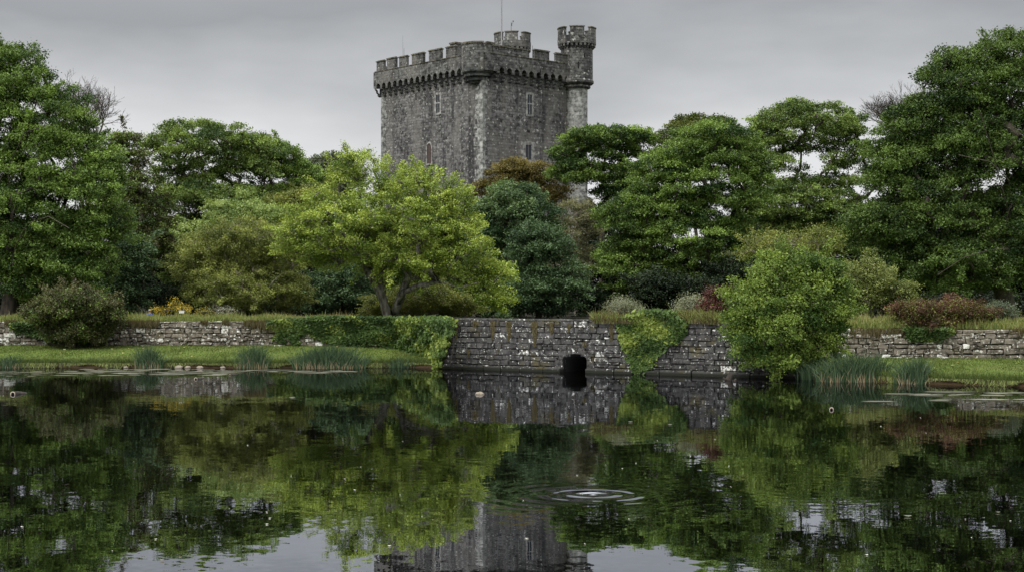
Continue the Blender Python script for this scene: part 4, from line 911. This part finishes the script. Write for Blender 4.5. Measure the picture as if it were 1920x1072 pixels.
def grass_patch(name, label, x0, x1, d0, d1, n, h, leaf, seed, lean=0.35, w=0.018, mound=0.0):
    r = np.random.default_rng(seed); x = r.uniform(x0, x1, n); dd = d0 + (d1 - d0) * r.random(n); y = wall_y(x) + dd
    z = gzv(x, np.maximum(y, wall_y(x) + 0.35)) + mound * np.exp(-((dd - 0.5) / 0.7) ** 2) * (0.6 + 0.4 * np.sin(x * 1.1))
    hh = h * r.lognormal(0, 0.3, n) * (0.65 + 0.5 * np.abs(np.sin(x * 0.9 + 1.3 * np.sin(x * 0.37))))
    m = MB(); blades(m, np.stack([x, y, z - 0.03], 1), hh, r, lean, w); return tag(m.build(name, LEAF[leaf]), label, 'grass', kind='stuff')
def edge_x(px, Y): return X_at(px, Y)
grass_patch('tall_grass', 'long green yellow grass along the top of the left wall', -34, -10.5, 0.05, 4.5, 26000, 0.22, 'grass', 1)
grass_patch('dry_grass', 'straw coloured seed grass on the left terrace', -34, -9, 0.3, 5, 6000, 0.27, 'drygrass', 2, 0.3, 0.012)
grass_patch('tall_grass', 'long grass along the top of the right wall', 12.6, 30, 0.05, 4.0, 16000, 0.26, 'grass', 3, mound=0.08)
grass_patch('dry_grass', 'straw coloured grass along the right terrace edge', 12.6, 30, 0.1, 3.0, 4000, 0.34, 'drygrass', 4, 0.35, 0.013)
xa, xb = X_at(1112, 68), X_at(1345, 65.5)
grass_patch('tall_grass', 'mossy gold grass mound on the pond wall beside the ivy', xa, xb, -0.35, 1.6, 9000, 0.25, 'grass', 5, 0.5, mound=0.25)
grass_patch('dry_grass', 'rusty dry grass over the pond wall top', xa, xb, -0.4, 0.9, 5000, 0.26, 'rustmoss', 6, 0.6, mound=0.22)
# short turf on the lawns and the ragged lip over the water
def turf(name, label, x0, x1, n, seed):
    r = np.random.default_rng(seed); x = r.uniform(x0, x1, n); e, w = edge_y(x), wall_y(x); lip = r.random(n) < 0.35
    y = np.where(lip, e + 0.03 + np.abs(r.normal(0, 0.12, n)), e + (w - e - 0.12) * r.random(n)); z = gzv(x, y) - 0.01
    h = np.where(lip, 0.17, 0.055) * r.lognormal(0, 0.35, n); m = MB()
    blades(m, np.stack([x, y, z], 1), h, r, 0.5, 0.016, tint=r.normal(0.42, 0.2, n) - 0.12 * lip); tag(m.build(name, LEAF['lawn']), label, 'grass', kind='stuff')
turf('lawn_grass', 'mown green turf between left wall and water', -32, -3.4, 60000, 11)
turf('lawn_grass', 'mown green turf between right wall and water', 11.5, 26, 42000, 12)
# brown hanging moss under the left wall top
def hang(name, label, x0, x1, n, drop, seed, amount=0.5, leaf='rustmoss'):
    r = np.random.default_rng(seed); x = r.uniform(x0, x1, n); k = np.sin(x * 0.8) + np.sin(x * 1.9 + 2) * 0.7 + np.sin(x * 4.7) * 0.4
    x = x[k > 0.9 - 2.2 * amount]; n = len(x); y = wall_y(x) - 0.10 - r.random(n) * 0.10; z = np.array(top_z(x)) - 0.05 + r.normal(0, 0.05, n)
    kk = np.clip(0.5 + 0.4 * (np.sin(x * 0.8) + np.sin(x * 1.9 + 2) * 0.7), 0.2, 1.2)
    m = MB(); blades(m, np.stack([x, y, z], 1), drop * kk * r.lognormal(0, 0.35, n), r, 0.25, 0.016, dirz=-1.0); tag(m.build(name, LEAF[leaf]), label, 'moss', kind='stuff')
hang('hanging_moss', 'rusty brown moss hanging over the left garden wall', -34, -10.8, 9000, 0.30, 21, 0.42)
hang('hanging_moss', 'brown moss hanging over the right garden wall', 13, 30, 6000, 0.30, 22, 0.5)
# separate streaks of moss on the pond wall
for i, (px, top, bot, w_) in enumerate([(858, 603, 632, 7), (893, 600, 611, 10), (926, 600, 632, 9), (957, 602, 636, 8), (1005, 602, 646, 9), (1036, 604, 622, 7), (1069, 606, 618, 6), (1099, 640, 646, 6), (1149, 600, 637, 7), (882, 655, 664, 5)]):
    r = np.random.default_rng(300 + i); u = u_of(px, A_C, B_C2); Y = A_C[1] + u * d_[1]; zt_, zb_ = at(0, top, Y)[2], at(0, bot, Y)[2]; n = int(500 * (zt_ - zb_) + 60); q = r.random(n)
    ww = w_ / F * Y / 2 * (1 - 0.75 * q); uu = u + r.normal(0, 1, n) * ww * 0.7; zz = zt_ - q * (zt_ - zb_)
    Pn = np.array([P(a, 0.07 + r.random() * 0.05 * (1 - c_), z_) for a, z_, c_ in zip(uu, zz, q)]); m = MB(); blades(m, Pn, 0.10 * r.lognormal(0, 0.3, n), r, 0.35, 0.015, dirz=-1); m.build('moss_streak', LEAF['rustmoss'], CW)
def inside(px, py, poly):
    c = False; n = len(poly); j = n - 1
    for i in range(n):
        xi, yi = poly[i]; xj, yj = poly[j]
        if (yi > py) != (yj > py) and px < (xj - xi) * (py - yi) / (yj - yi + 1e-9) + xi: c = not c
        j = i
    return c
def ivy(label, A, B, poly, n, seed, leaf='ivy', s=0.08, thick=0.28, leaf2='ivyl', f2=0.35, bat=0.035, topbulge=0.2):
    """ivy leaves clinging to the wall from A to B inside an outline given in photo pixels"""
    r = np.random.default_rng(seed); A = np.array(A, float); B = np.array(B, float); d = (B - A) / np.linalg.norm(B - A); nr = np.array([d[1], -d[0]])
    poly = np.array(poly, float); C = []; T_ = []; x0, x1, y0, y1 = poly[:, 0].min(), poly[:, 0].max(), poly[:, 1].min(), poly[:, 1].max()
    while len(C) < n:
        px, py = r.uniform(x0, x1), r.uniform(y0, y1)
        jx, jy = px + 4 * math.sin(py * 0.31) + r.normal() * 3, py + r.normal() * 2.5
        if not inside(jx, jy, poly): continue
        u = u_of(px, A, B); q = A + d * u; Y = q[1]; z = at(0, py, Y)[2]
        lump = 0.5 + 0.5 * math.sin(u * 2.1 + 1.3 * math.sin(z * 2.7)) * math.sin(z * 3.1 + u); o = bat * (2.4 - z) + 0.05 + thick * (0.25 + 0.75 * lump) * r.random() ** 0.5
        o += topbulge * math.exp(-((py - y0) / 14) ** 2) * r.random()
        C.append((q[0] + nr[0] * o, q[1] + nr[1] * o, z)); T_.append(0.25 + 0.45 * lump + r.normal() * 0.15)
    C = np.array(C); T_ = np.array(T_); org = np.array([A[0] + d[0] * u_of(poly[:, 0].mean(), A, B), A[1] + d[1] * u_of(poly[:, 0].mean(), A, B), C[:, 2].min()])
    I = empty('ivy', org); tag(I, label, 'ivy'); S = s * r.lognormal(0, 0.25, n)
    ph = np.array([math.sin(c[0] * 1.7 + 2 * math.sin(c[2] * 2.3)) + 0.7 * math.sin(c[2] * 4 + c[0] * 3.1) for c in C]); pk = (ph + r.normal(0, 0.6, n)) > np.quantile(ph, 1 - f2)
    m = MB(); leaf_quads(m, C[~pk] - org, S[~pk], r, 0.5, T_[~pk], 0.8, (nr[0] * 1.3, nr[1] * 1.3, 0)); m.build('foliage', LEAF[leaf], I)
    if pk.any(): m = MB(); leaf_quads(m, C[pk] - org, S[pk], r, 0.6, T_[pk], 0.8, (nr[0] * 1.2, nr[1] * 1.2, 0)); m.build('young_foliage', LEAF[leaf2], I)
    m = MB()
    for i in range(9):
        a = C[r.integers(n)]; e = C[np.argmin(np.abs(C[:, 0] - a[0]) + 2 * np.abs(C[:, 2] - C[:, 2].min()))]; base = e - org - np.array([nr[0], nr[1], 0]) * 0.3; top = a - org - np.array([nr[0], nr[1], 0]) * 0.3
        m.tube([base, (base + top) / 2 + r.normal(size=3) * 0.05, top], [0.025, 0.02, 0.01], 4)
    m.build('stems', BARK, I, smooth=True)
ivy('heart shaped ivy hanging down the pond wall right of the culvert', A_C, B_C2, [(1160, 604), (1185, 590), (1225, 580), (1262, 584), (1288, 600), (1292, 616), (1280, 632), (1255, 646), (1238, 662), (1222, 690), (1205, 700), (1192, 690), (1182, 665), (1172, 642), (1166, 622)], 7500, 41, f2=0.4)
ivy('thick ivy covering the wall corner left of the pond wall', WL_B, RT_B, [(752, 602), (780, 596), (820, 592), (858, 598), (862, 606), (852, 628), (842, 650), (836, 672), (826, 690), (800, 688), (780, 676), (760, 660), (748, 640)], 10000, 42, f2=0.3, thick=0.5, topbulge=0.55)
ivy('bright tipped ivy capping the left end of the pond wall', A_C, B_C2, [(826, 694), (836, 660), (846, 630), (858, 606), (862, 598), (846, 593), (828, 596), (820, 640), (818, 690)], 2600, 43, f2=0.55, thick=0.35, topbulge=0.3)
ivy('dark ivy curtain along the left wall beneath the maple', WL_A, WL_B, [(575, 596), (640, 592), (700, 592), (762, 596), (765, 650), (740, 655), (700, 640), (660, 650), (622, 645), (600, 632), (582, 625)], 11000, 44, 'ivy', 0.075, 0.3, f2=0.08)
ivy('small light green ivy strand at the end of the pale stones', WL_A, WL_B, [(500, 600), (530, 598), (545, 606), (540, 620), (530, 645), (520, 640), (518, 622), (505, 612)], 1100, 45, 'ivy', 0.065, 0.15, f2=0.6)
ivy('sparse ivy between pale stones and dark ivy curtain', WL_A, WL_B, [(535, 598), (580, 596), (585, 625), (570, 618), (555, 646), (545, 640), (548, 620)], 1500, 46, 'ivy', 0.07, 0.2, f2=0.1)
ivy('dark ivy on the left wall beneath the rounded shrub', WL_A, WL_B, [(20, 606), (60, 602), (215, 602), (205, 628), (190, 648), (110, 648), (85, 630), (50, 625), (28, 622)], 5000, 47, 'ivy', 0.07, 0.35, f2=0.08)
ivy('ragged dark creeper on the right wall beneath the red azalea', WR_A, WR_B, [(1690, 612), (1730, 612), (1790, 616), (1780, 628), (1755, 640), (1715, 640), (1700, 630)], 1200, 48, 'ivy', 0.06, 0.2, f2=0.05)
# ------------------------------------------------------------------ reeds and rushes at the water's edge
def reeds(label, px, w, top, seed, n, bot=None, leaf='reed', dry=True):
    r = np.random.default_rng(seed); Y = float(edge_y(X_at(px, 70))); 
    for _ in range(3): Y = float(edge_y(X_at(px, Y))) - 0.02
    c = at(px, 0, Y); c[2] = 0.0; hw_ = w / F * Y / 2; H = at(0, top, Y)[2]; R_ = empty('reed_clump', c); tag(R_, label, 'reeds', 'reed clumps at the water edge')
    q = np.clip(r.normal(0, 0.5, n), -1.1, 1.1); Pn = np.stack([q * hw_, r.uniform(-0.28, 0.38, n), np.zeros(n)], 1); h = H * r.lognormal(-0.12, 0.22, n) * (1 - 0.28 * q * q); h = np.minimum(h, H * 1.15)
    m = MB(); a = r.normal(0, 0.30, n) + q * 0.35; n_ = n; ay = r.normal(0, 0.25, n); b_ = r.uniform(-0.8, 0.8, n); Wd = np.stack([np.cos(b_), np.sin(b_), np.zeros(n)], 1) * 0.014
    V = []
    for t, k in ((0, 1), (0.4, 0.95), (0.75, 0.7), (1.0, 0.12)):
        cen = Pn + np.stack([a * h * t ** 2.1, ay * h * t ** 2.1, h * (t - 0.22 * np.abs(a) * t ** 3)], 1); V += [cen - Wd * k, cen + Wd * k]
    V = np.stack(V, 1).reshape(-1, 3); i = np.arange(n)[:, None] * 8; Q = np.concatenate([i + np.array([[0, 1, 3, 2]]) + 2 * s for s in range(3)])
    m.add(V, Q, tint=np.repeat(np.clip(r.normal(0.45, 0.25, n), 0, 1), 8)); m.build('blades', LEAF[leaf], R_)
    if dry:
        k = n // 6; q = np.clip(r.normal(0, 0.5, k), -1, 1); m = MB(); blades(m, np.stack([q * hw_, r.uniform(-0.32, -0.05, k), np.full(k, -0.03)], 1), 0.30 * r.lognormal(0, 0.35, k) * H / 1.0, r, 0.45, 0.014); m.build('dead_stalks', LEAF['straw'], R_)
def lip(name, label, x0, x1, n, seed):
    r = np.random.default_rng(seed); x = r.uniform(x0, x1, n); k = 0.55 + 0.45 * np.sin(x * 1.9 + 1.2 * np.sin(x * 0.7)); y = edge_y(x) - 0.02 + r.random(n) * 0.16
    m = MB(); blades(m, np.stack([x, y, np.full(n, 0.20) + r.random(n) * 0.05], 1), 0.20 * k * r.lognormal(0, 0.35, n) + 0.04, r, 0.5, 0.016, dirz=-0.9); tag(m.build(name, LEAF['brownb' if seed % 2 else 'grass']), label, 'grass', kind='stuff')
lip('bank_grass', 'green grass hanging over the left bank', -32, -3.6, 9000, 30); lip('bank_grass', 'brown dead grass hanging over the left bank', -32, -3.6, 7000, 31)
lip('bank_grass', 'green grass hanging over the right bank', 11.5, 26, 6000, 32); lip('bank_grass', 'brown dead grass hanging over the right bank', 11.5, 26, 4500, 33)
reeds('small brown tinged rush tuft at the far left bank', 22, 44, 664, 51, 160)
reeds('upright dark reed clump left of the wide reed bed', 279, 44, 650, 52, 360)
reeds('dark reed clump just left of the widest reed bed', 474, 56, 648, 53, 420)
reeds('widest bed of dark reeds on the left bank', 618, 122, 650, 54, 1200)
reeds('low faint reed tuft near the ivy covered corner', 752, 44, 668, 55, 160, dry=False)
reeds('large arching reed bed in front of the big bright bush', 1608, 138, 664, 56, 850)
reeds('lower reed clump right of the arching reed bed', 1716, 66, 672, 57, 360)
reeds('thin reeds between bright bush and arching reed bed', 1522, 50, 676, 58, 150, dry=False)
# ------------------------------------------------------------------ things in the water
def weed(name, label, polys, n, seed):
    r = np.random.default_rng(seed); m = MB()
    for (px0, px1, py0, py1, k) in polys:
        for _ in range(int(n * k)):
            px = r.uniform(px0, px1); py = r.uniform(py0, py1); Y = CAMH * F / (py - HZ); c = np.array([X_at(px, Y), Y, 0.006 + r.random() * 0.01])
            if math.sin(px * 0.045 + py * 1.9) + math.sin(px * 0.013 - py * 2.7 + 1) + 0.5 * math.sin(px * 0.21 + py) < 0.25: continue
            if Y > edge_y(c[0]) - 0.05: continue
            s = 0.15 * r.lognormal(0, 0.6); a = r.uniform(0, PI); kk = 6; ang = np.arange(kk) * 2 * PI / kk
            V = np.stack([c[0] + s * 1.5 * np.cos(ang) * r.uniform(0.7, 1.2, kk), c[1] + s * np.sin(ang) * r.uniform(0.6, 1.2, kk), np.full(kk, c[2])], 1)
            m.add(V, [(0, 1, 2, 3), (0, 3, 4, 5)], tint=np.clip(r.normal(0.5, 0.25), 0, 1))
    tag(m.build(name, LEAF['weed']), label, 'pond weed', kind='stuff')
weed('floating_weed', 'pale mat of floating weed along the left bank', [(-60, 230, 695, 705, 0.30), (150, 430, 691, 700, 0.30), (230, 420, 697, 703, 0.18), (400, 640, 693, 699, 0.25), (560, 660, 695, 697, 0.1)], 560, 61)
weed('floating_weed', 'pale strips of floating weed off the right bank', [(1690, 1960, 738, 742, 0.2), (1760, 1980, 745, 753, 0.35), (1640, 1690, 751, 753, 0.08), (1850, 1960, 734, 737, 0.1), (1740, 1800, 734, 736, 0.08)], 190, 62)
def floater(name, label, cat, px, py, group=None):
    Y = CAMH * F / (py - HZ); o = empty(name, (X_at(px, Y), Y, 0)); return tag(o, label, cat, group), F / Y
LOGB, LOGE = bark_mat('wet_bark', (0.015, 0.012, 0.009), (0.05, 0.04, 0.03)), bark_mat('cut_wood', (0.18, 0.15, 0.11), (0.34, 0.30, 0.24))
def log_end(label, px, py, rpx):
    o, k = floater('floating_log', label, 'log', px, py); r = rpx / k; m = MB(); m.tube([(0, 0, 0.2 * r), (0.08, 0.35, 0.1 * r), (0.15, 0.9, -0.6 * r)], [r, r, r * 0.9], 12); m.build('bark', LOGB, o, True)
    m = MB(); a = np.arange(14) * 2 * PI / 14; V = np.concatenate([np.stack([np.cos(a) * q * r, np.full(14, y_), 0.2 * r + np.sin(a) * q * r], 1) for q, y_ in ((1.03, -0.01), (0.72, -0.015), (0.68, 0.06))])
    m.add(V, [(i * 14 + j, i * 14 + (j + 1) % 14, (i + 1) * 14 + (j + 1) % 14, (i + 1) * 14 + j) for i in range(2) for j in range(14)]); m.build('cut_rim', LOGE, o)
    m = MB(); m.add(np.concatenate([np.stack([np.cos(a) * 0.7 * r, np.full(14, 0.05), 0.2 * r + np.sin(a) * 0.7 * r], 1), [[0, 0.05, 0.2 * r]]]), T=[(j, (j + 1) % 14, 14) for j in range(14)]); m.build('hollow', DARK, o)
log_end('dark hollow log end floating at the far left of the pond', 24, 739, 4.8); log_end('small hollow log end floating off the left reed clump', 367, 710.5, 3.0); log_end('hollow log end floating in front of the right reed bed', 1559, 768, 4.2); log_end('tiny hollow log end floating below the pale weed mat', 431, 703, 2.0)
BSTONE = plain('bank_rock', (0.22, 0.19, 0.145), 0.9)
def rock_mesh(m, c, r, seed, k=(1, 1, 1)):
    g = np.random.default_rng(seed); nu, nv = 12, 7; V = []
    for i in range(nv + 1):
        for j in range(nu):
            t, p = PI * i / nv, 2 * PI * j / nu; w = 1 + 0.14 * math.sin(3 * p + seed) * math.sin(2 * t) + 0.1 * math.sin(5 * t + 2 * p + seed * 2) + g.normal() * 0.03 * (0 < i < nv)
            V.append((c[0] + r * k[0] * w * math.sin(t) * math.cos(p), c[1] + r * k[1] * w * math.sin(t) * math.sin(p), c[2] + r * k[2] * w * math.cos(t)))
    m.add(V, [(i * nu + j, i * nu + (j + 1) % nu, (i + 1) * nu + (j + 1) % nu, (i + 1) * nu + j) for i in range(nv) for j in range(nu)], tint=0.35)
o, k = floater('pond_rock', 'brown mossy rock just breaking the water before the pond wall', 'rock', 900, 738.5); m = MB(); rock_mesh(m, (0, 0, 0), 8 / k, 4, (1, 0.9, 0.6)); rock_mesh(m, (-4 / k, -0.05, 0.02), 5 / k, 9, (1, 1, 0.6)); m.build('stone', BSTONE, o, True)
o, k = floater('driftwood', 'forked driftwood stump at the foot of the wall by the bush', 'driftwood', 1370, 712); m = MB(); m.tube([(-0.10, 0, -0.2), (-0.05, 0, 0.1), (0.03, 0.02, 0.24)], [0.13, 0.12, 0.10], 9, cap=True); m.tube([(0, 0, -0.15), (-0.2, -0.15, 0.03), (-0.32, -0.25, 0.1)], [0.05, 0.05, 0.03], 7, cap=True); m.tube([(0.05, 0, -0.1), (0.2, -0.12, 0.05)], [0.06, 0.035], 7, cap=True); m.build('stump', LOGB, o, True)
rp_ = np.random.default_rng(99)
for i, (px, w_) in enumerate([(335, 12), (352, 9), (375, 10), (418, 8), (236, 7), (1840, 10)]):
    Y = float(edge_y(X_at(px, 72))) - 0.12; Y = float(edge_y(X_at(px, Y))) - 0.12; m = MB(); rr = w_ / F * Y / 2; rock_mesh(m, (0, 0, 0.02), rr, i + 20, (1.3, 0.8, 0.65)); o = m.build('bank_stone', BSTONE, smooth=True); o.location = (X_at(px, Y), Y, 0.01)
    tag(o, ['pale flat stone at the lip of the left bank, largest of the row', 'small stone beside the largest bank stone', 'third stone along the left bank lip', 'brown stone at the bank lip left of the reed bed', 'stone at the foot of the upright reed clump', 'stone at the lip of the right bank'][i], 'stone')
o0 = None                                                     # fallen petals and leaves scattered over the pond
for i in range(45):
    py = 712 + 330 * rp_.random() ** 0.9; px = rp_.uniform(20, 1900); Y = CAMH * F / (py - HZ); s = rp_.uniform(0.3, 0.65)
    if o0 is None:
        m = MB(); m.add([(-0.045, 0, 0.012), (-0.012, -0.022, 0.004), (0.045, 0, 0.014), (0.01, 0.024, 0.005)], [(0, 1, 2, 3)]); o = o0 = m.build('floating_petal', LEAF['white'])
    else: o = o0.copy(); link(o)
    o.location = (X_at(px, Y), Y, 0.004); o.rotation_euler = (0, 0, rp_.uniform(0, 6.28)); o.scale = (s, s, s)
    tag(o, 'tiny pale petal floating on the dark pond', 'petal', 'pale petals scattered on the pond')
for i, (px, py, s, lab) in enumerate([(1182, 791, 9, 'pale floating leaf below the heart shaped ivy'), (1256, 796, 9, 'pale floating leaf right of the ivy reflection'), (1702, 968, 15, 'large pale leaf floating at the lower right'), (1871, 961, 9, 'pale leaf floating near the right edge'), (548, 745, 12, 'long pale leaf floating below the reed bed'), (304, 1051, 9, 'brown leaf floating at the bottom left'), (338, 1046, 7, 'small dark leaf beside the brown leaf at the bottom left')]):
    Y = CAMH * F / (py - HZ); h = s / F * Y / 2; m = MB(); a = np.linspace(0, 2 * PI, 9)[:-1]; V = np.stack([np.cos(a) * h, np.sin(a) * h * 0.8, 0.012 + 0.1 * h * np.cos(2 * a)], 1); m.add(V, [(0, 1, 2, 3), (0, 3, 4, 7), (4, 5, 6, 7)], tint=0.6); o = m.build('floating_leaf', LEAF['straw' if i > 4 else 'weed']); o.location = (X_at(px, Y), Y, 0.006); tag(o, lab, 'leaf')
o0 = None
for i in range(46):
    px = rp_.uniform(15, 740) if i < 32 else rp_.uniform(1690, 1910); x = X_at(px, 78 if i < 32 else 65); e, wy = float(edge_y(x)), float(wall_y(x)); y = e + 0.3 + (wy - e - 0.6) * rp_.random(); s_ = rp_.uniform(0.6, 1.3)
    if o0 is None: m = MB(); m.add([(-0.07, 0, 0.03), (-0.02, -0.045, 0.0), (0.07, 0, 0.035), (0.015, 0.05, 0.01)], [(0, 1, 2, 3)], tint=0.9); o = o0 = m.build('fallen_leaf', LEAF['drygrass'])
    else: o = o0.copy(); link(o)
    o.location = (x, y, gz(x, y) + 0.05); o.rotation_euler = (0.2, 0.1, rp_.uniform(0, 6.28)); o.scale = (s_, s_, s_); tag(o, 'small pale fallen leaf lying on the lawn', 'leaf', 'fallen leaves on the lawns')
# ------------------------------------------------------------------ the white box on the grass and the seated person
p = at(341, 590, 89); zg = gz(p[0], 89); o = empty('white_box', (p[0], 89, zg)); tag(o, 'small white box like sign on a peg in the wall grass', 'sign'); hz_ = p[2] - zg
m = MB(); m.tube([(0, 0, -0.1), (0, 0, hz_ + 0.04)], 0.03, 6); m.build('peg', METAL, o); m = MB(); m.box((0, 0, hz_ + 0.16), (0.135, 0.10, 0.06)); m.box((0, 0, hz_ + 0.235), (0.15, 0.115, 0.018)); m.build('panel', PAINT, o); 
SKIN, JACKET, HAIR, TROUS = plain('skin', (0.42, 0.26, 0.19), 0.6), plain('blue_jacket', (0.018, 0.050, 0.30), 0.8), plain('grey_hair', (0.20, 0.20, 0.21), 0.9), plain('dark_trousers', (0.025, 0.028, 0.04), 0.9)
def skin_body(name, verts, edges, radii, mat, parent, root=0):
    me = bpy.data.meshes.new(name); me.from_pydata(verts, edges, []); o = link(bpy.data.objects.new(name, me), parent); s = o.modifiers.new('skin', 'SKIN'); s.use_smooth_shade = True
    sv = me.skin_vertices[0].data if me.skin_vertices else None
    if sv is None:
        import bmesh
        bm = bmesh.new(); bm.from_mesh(me); bm.verts.layers.skin.verify(); bm.to_mesh(me); bm.free(); sv = me.skin_vertices[0].data
    for i, r in enumerate(radii): sv[i].radius = (r, r) if not hasattr(r, '__len__') else r; sv[i].use_root = (i == root)
    o.modifiers.new('sub', 'SUBSURF').levels = 1; o.modifiers['sub'].render_levels = 2; me.materials.append(mat); return o
Yp = 92.0; ph = at(281, 578.5, Yp); PERS = empty('person', (ph[0], Yp, ph[2] - 0.86)); tag(PERS, 'person in a blue jacket sitting with back turned in the grass', 'person'); PERS.rotation_euler = (0, 0, 0.15)
vs = [(0, 0, .12), (0, 0, .30), (0, .02, .48), (0, .03, .56), (0, .04, .63), (0, .04, .72), (0, .05, .82), (-.17, .02, .52), (-.27, .10, .34), (-.24, .30, .24), (.17, .02, .52), (.29, .08, .34), (.27, .28, .22), (-.10, .02, .10), (-.15, .42, .30), (-.14, .62, .02), (.10, .02, .10), (.16, .42, .28), (.15, .64, .02)]
es = [(0, 1), (1, 2), (2, 3), (3, 4), (4, 5), (5, 6), (2, 7), (7, 8), (8, 9), (2, 10), (10, 11), (11, 12), (0, 13), (13, 14), (14, 15), (0, 16), (16, 17), (17, 18)]
skin_body('body', vs, es, [.15, .13, .13, .07, .055, .095, .075, .07, .05, .035, .07, .05, .035, .09, .065, .045, .09, .065, .045], SKIN, PERS)
jv = [(0, 0, .10), (0, 0, .30), (0, .02, .50), (0, .03, .575), (-.175, .02, .52), (-.275, .10, .34), (-.245, .28, .25), (.175, .02, .52), (.295, .08, .34), (.275, .26, .23)]
skin_body('jacket', jv, [(0, 1), (1, 2), (2, 3), (2, 4), (4, 5), (5, 6), (2, 7), (7, 8), (8, 9)], [.175, .16, .15, .085, .085, .065, .05, .085, .065, .05], JACKET, PERS)
skin_body('trousers', [(0, 0, .12), (-.10, .02, .10), (-.15, .42, .30), (-.14, .60, .06), (.10, .02, .10), (.16, .42, .28), (.15, .62, .06)], [(0, 1), (1, 2), (2, 3), (0, 4), (4, 5), (5, 6)], [.165, .105, .08, .06, .105, .08, .06], TROUS, PERS)
skin_body('hair', [(0, -.005, .69), (0, .0, .77), (0, .04, .835)], [(0, 1), (1, 2)], [.088, .108, .085], HAIR, PERS)
print('all', round(_t.time() - _t0, 1))
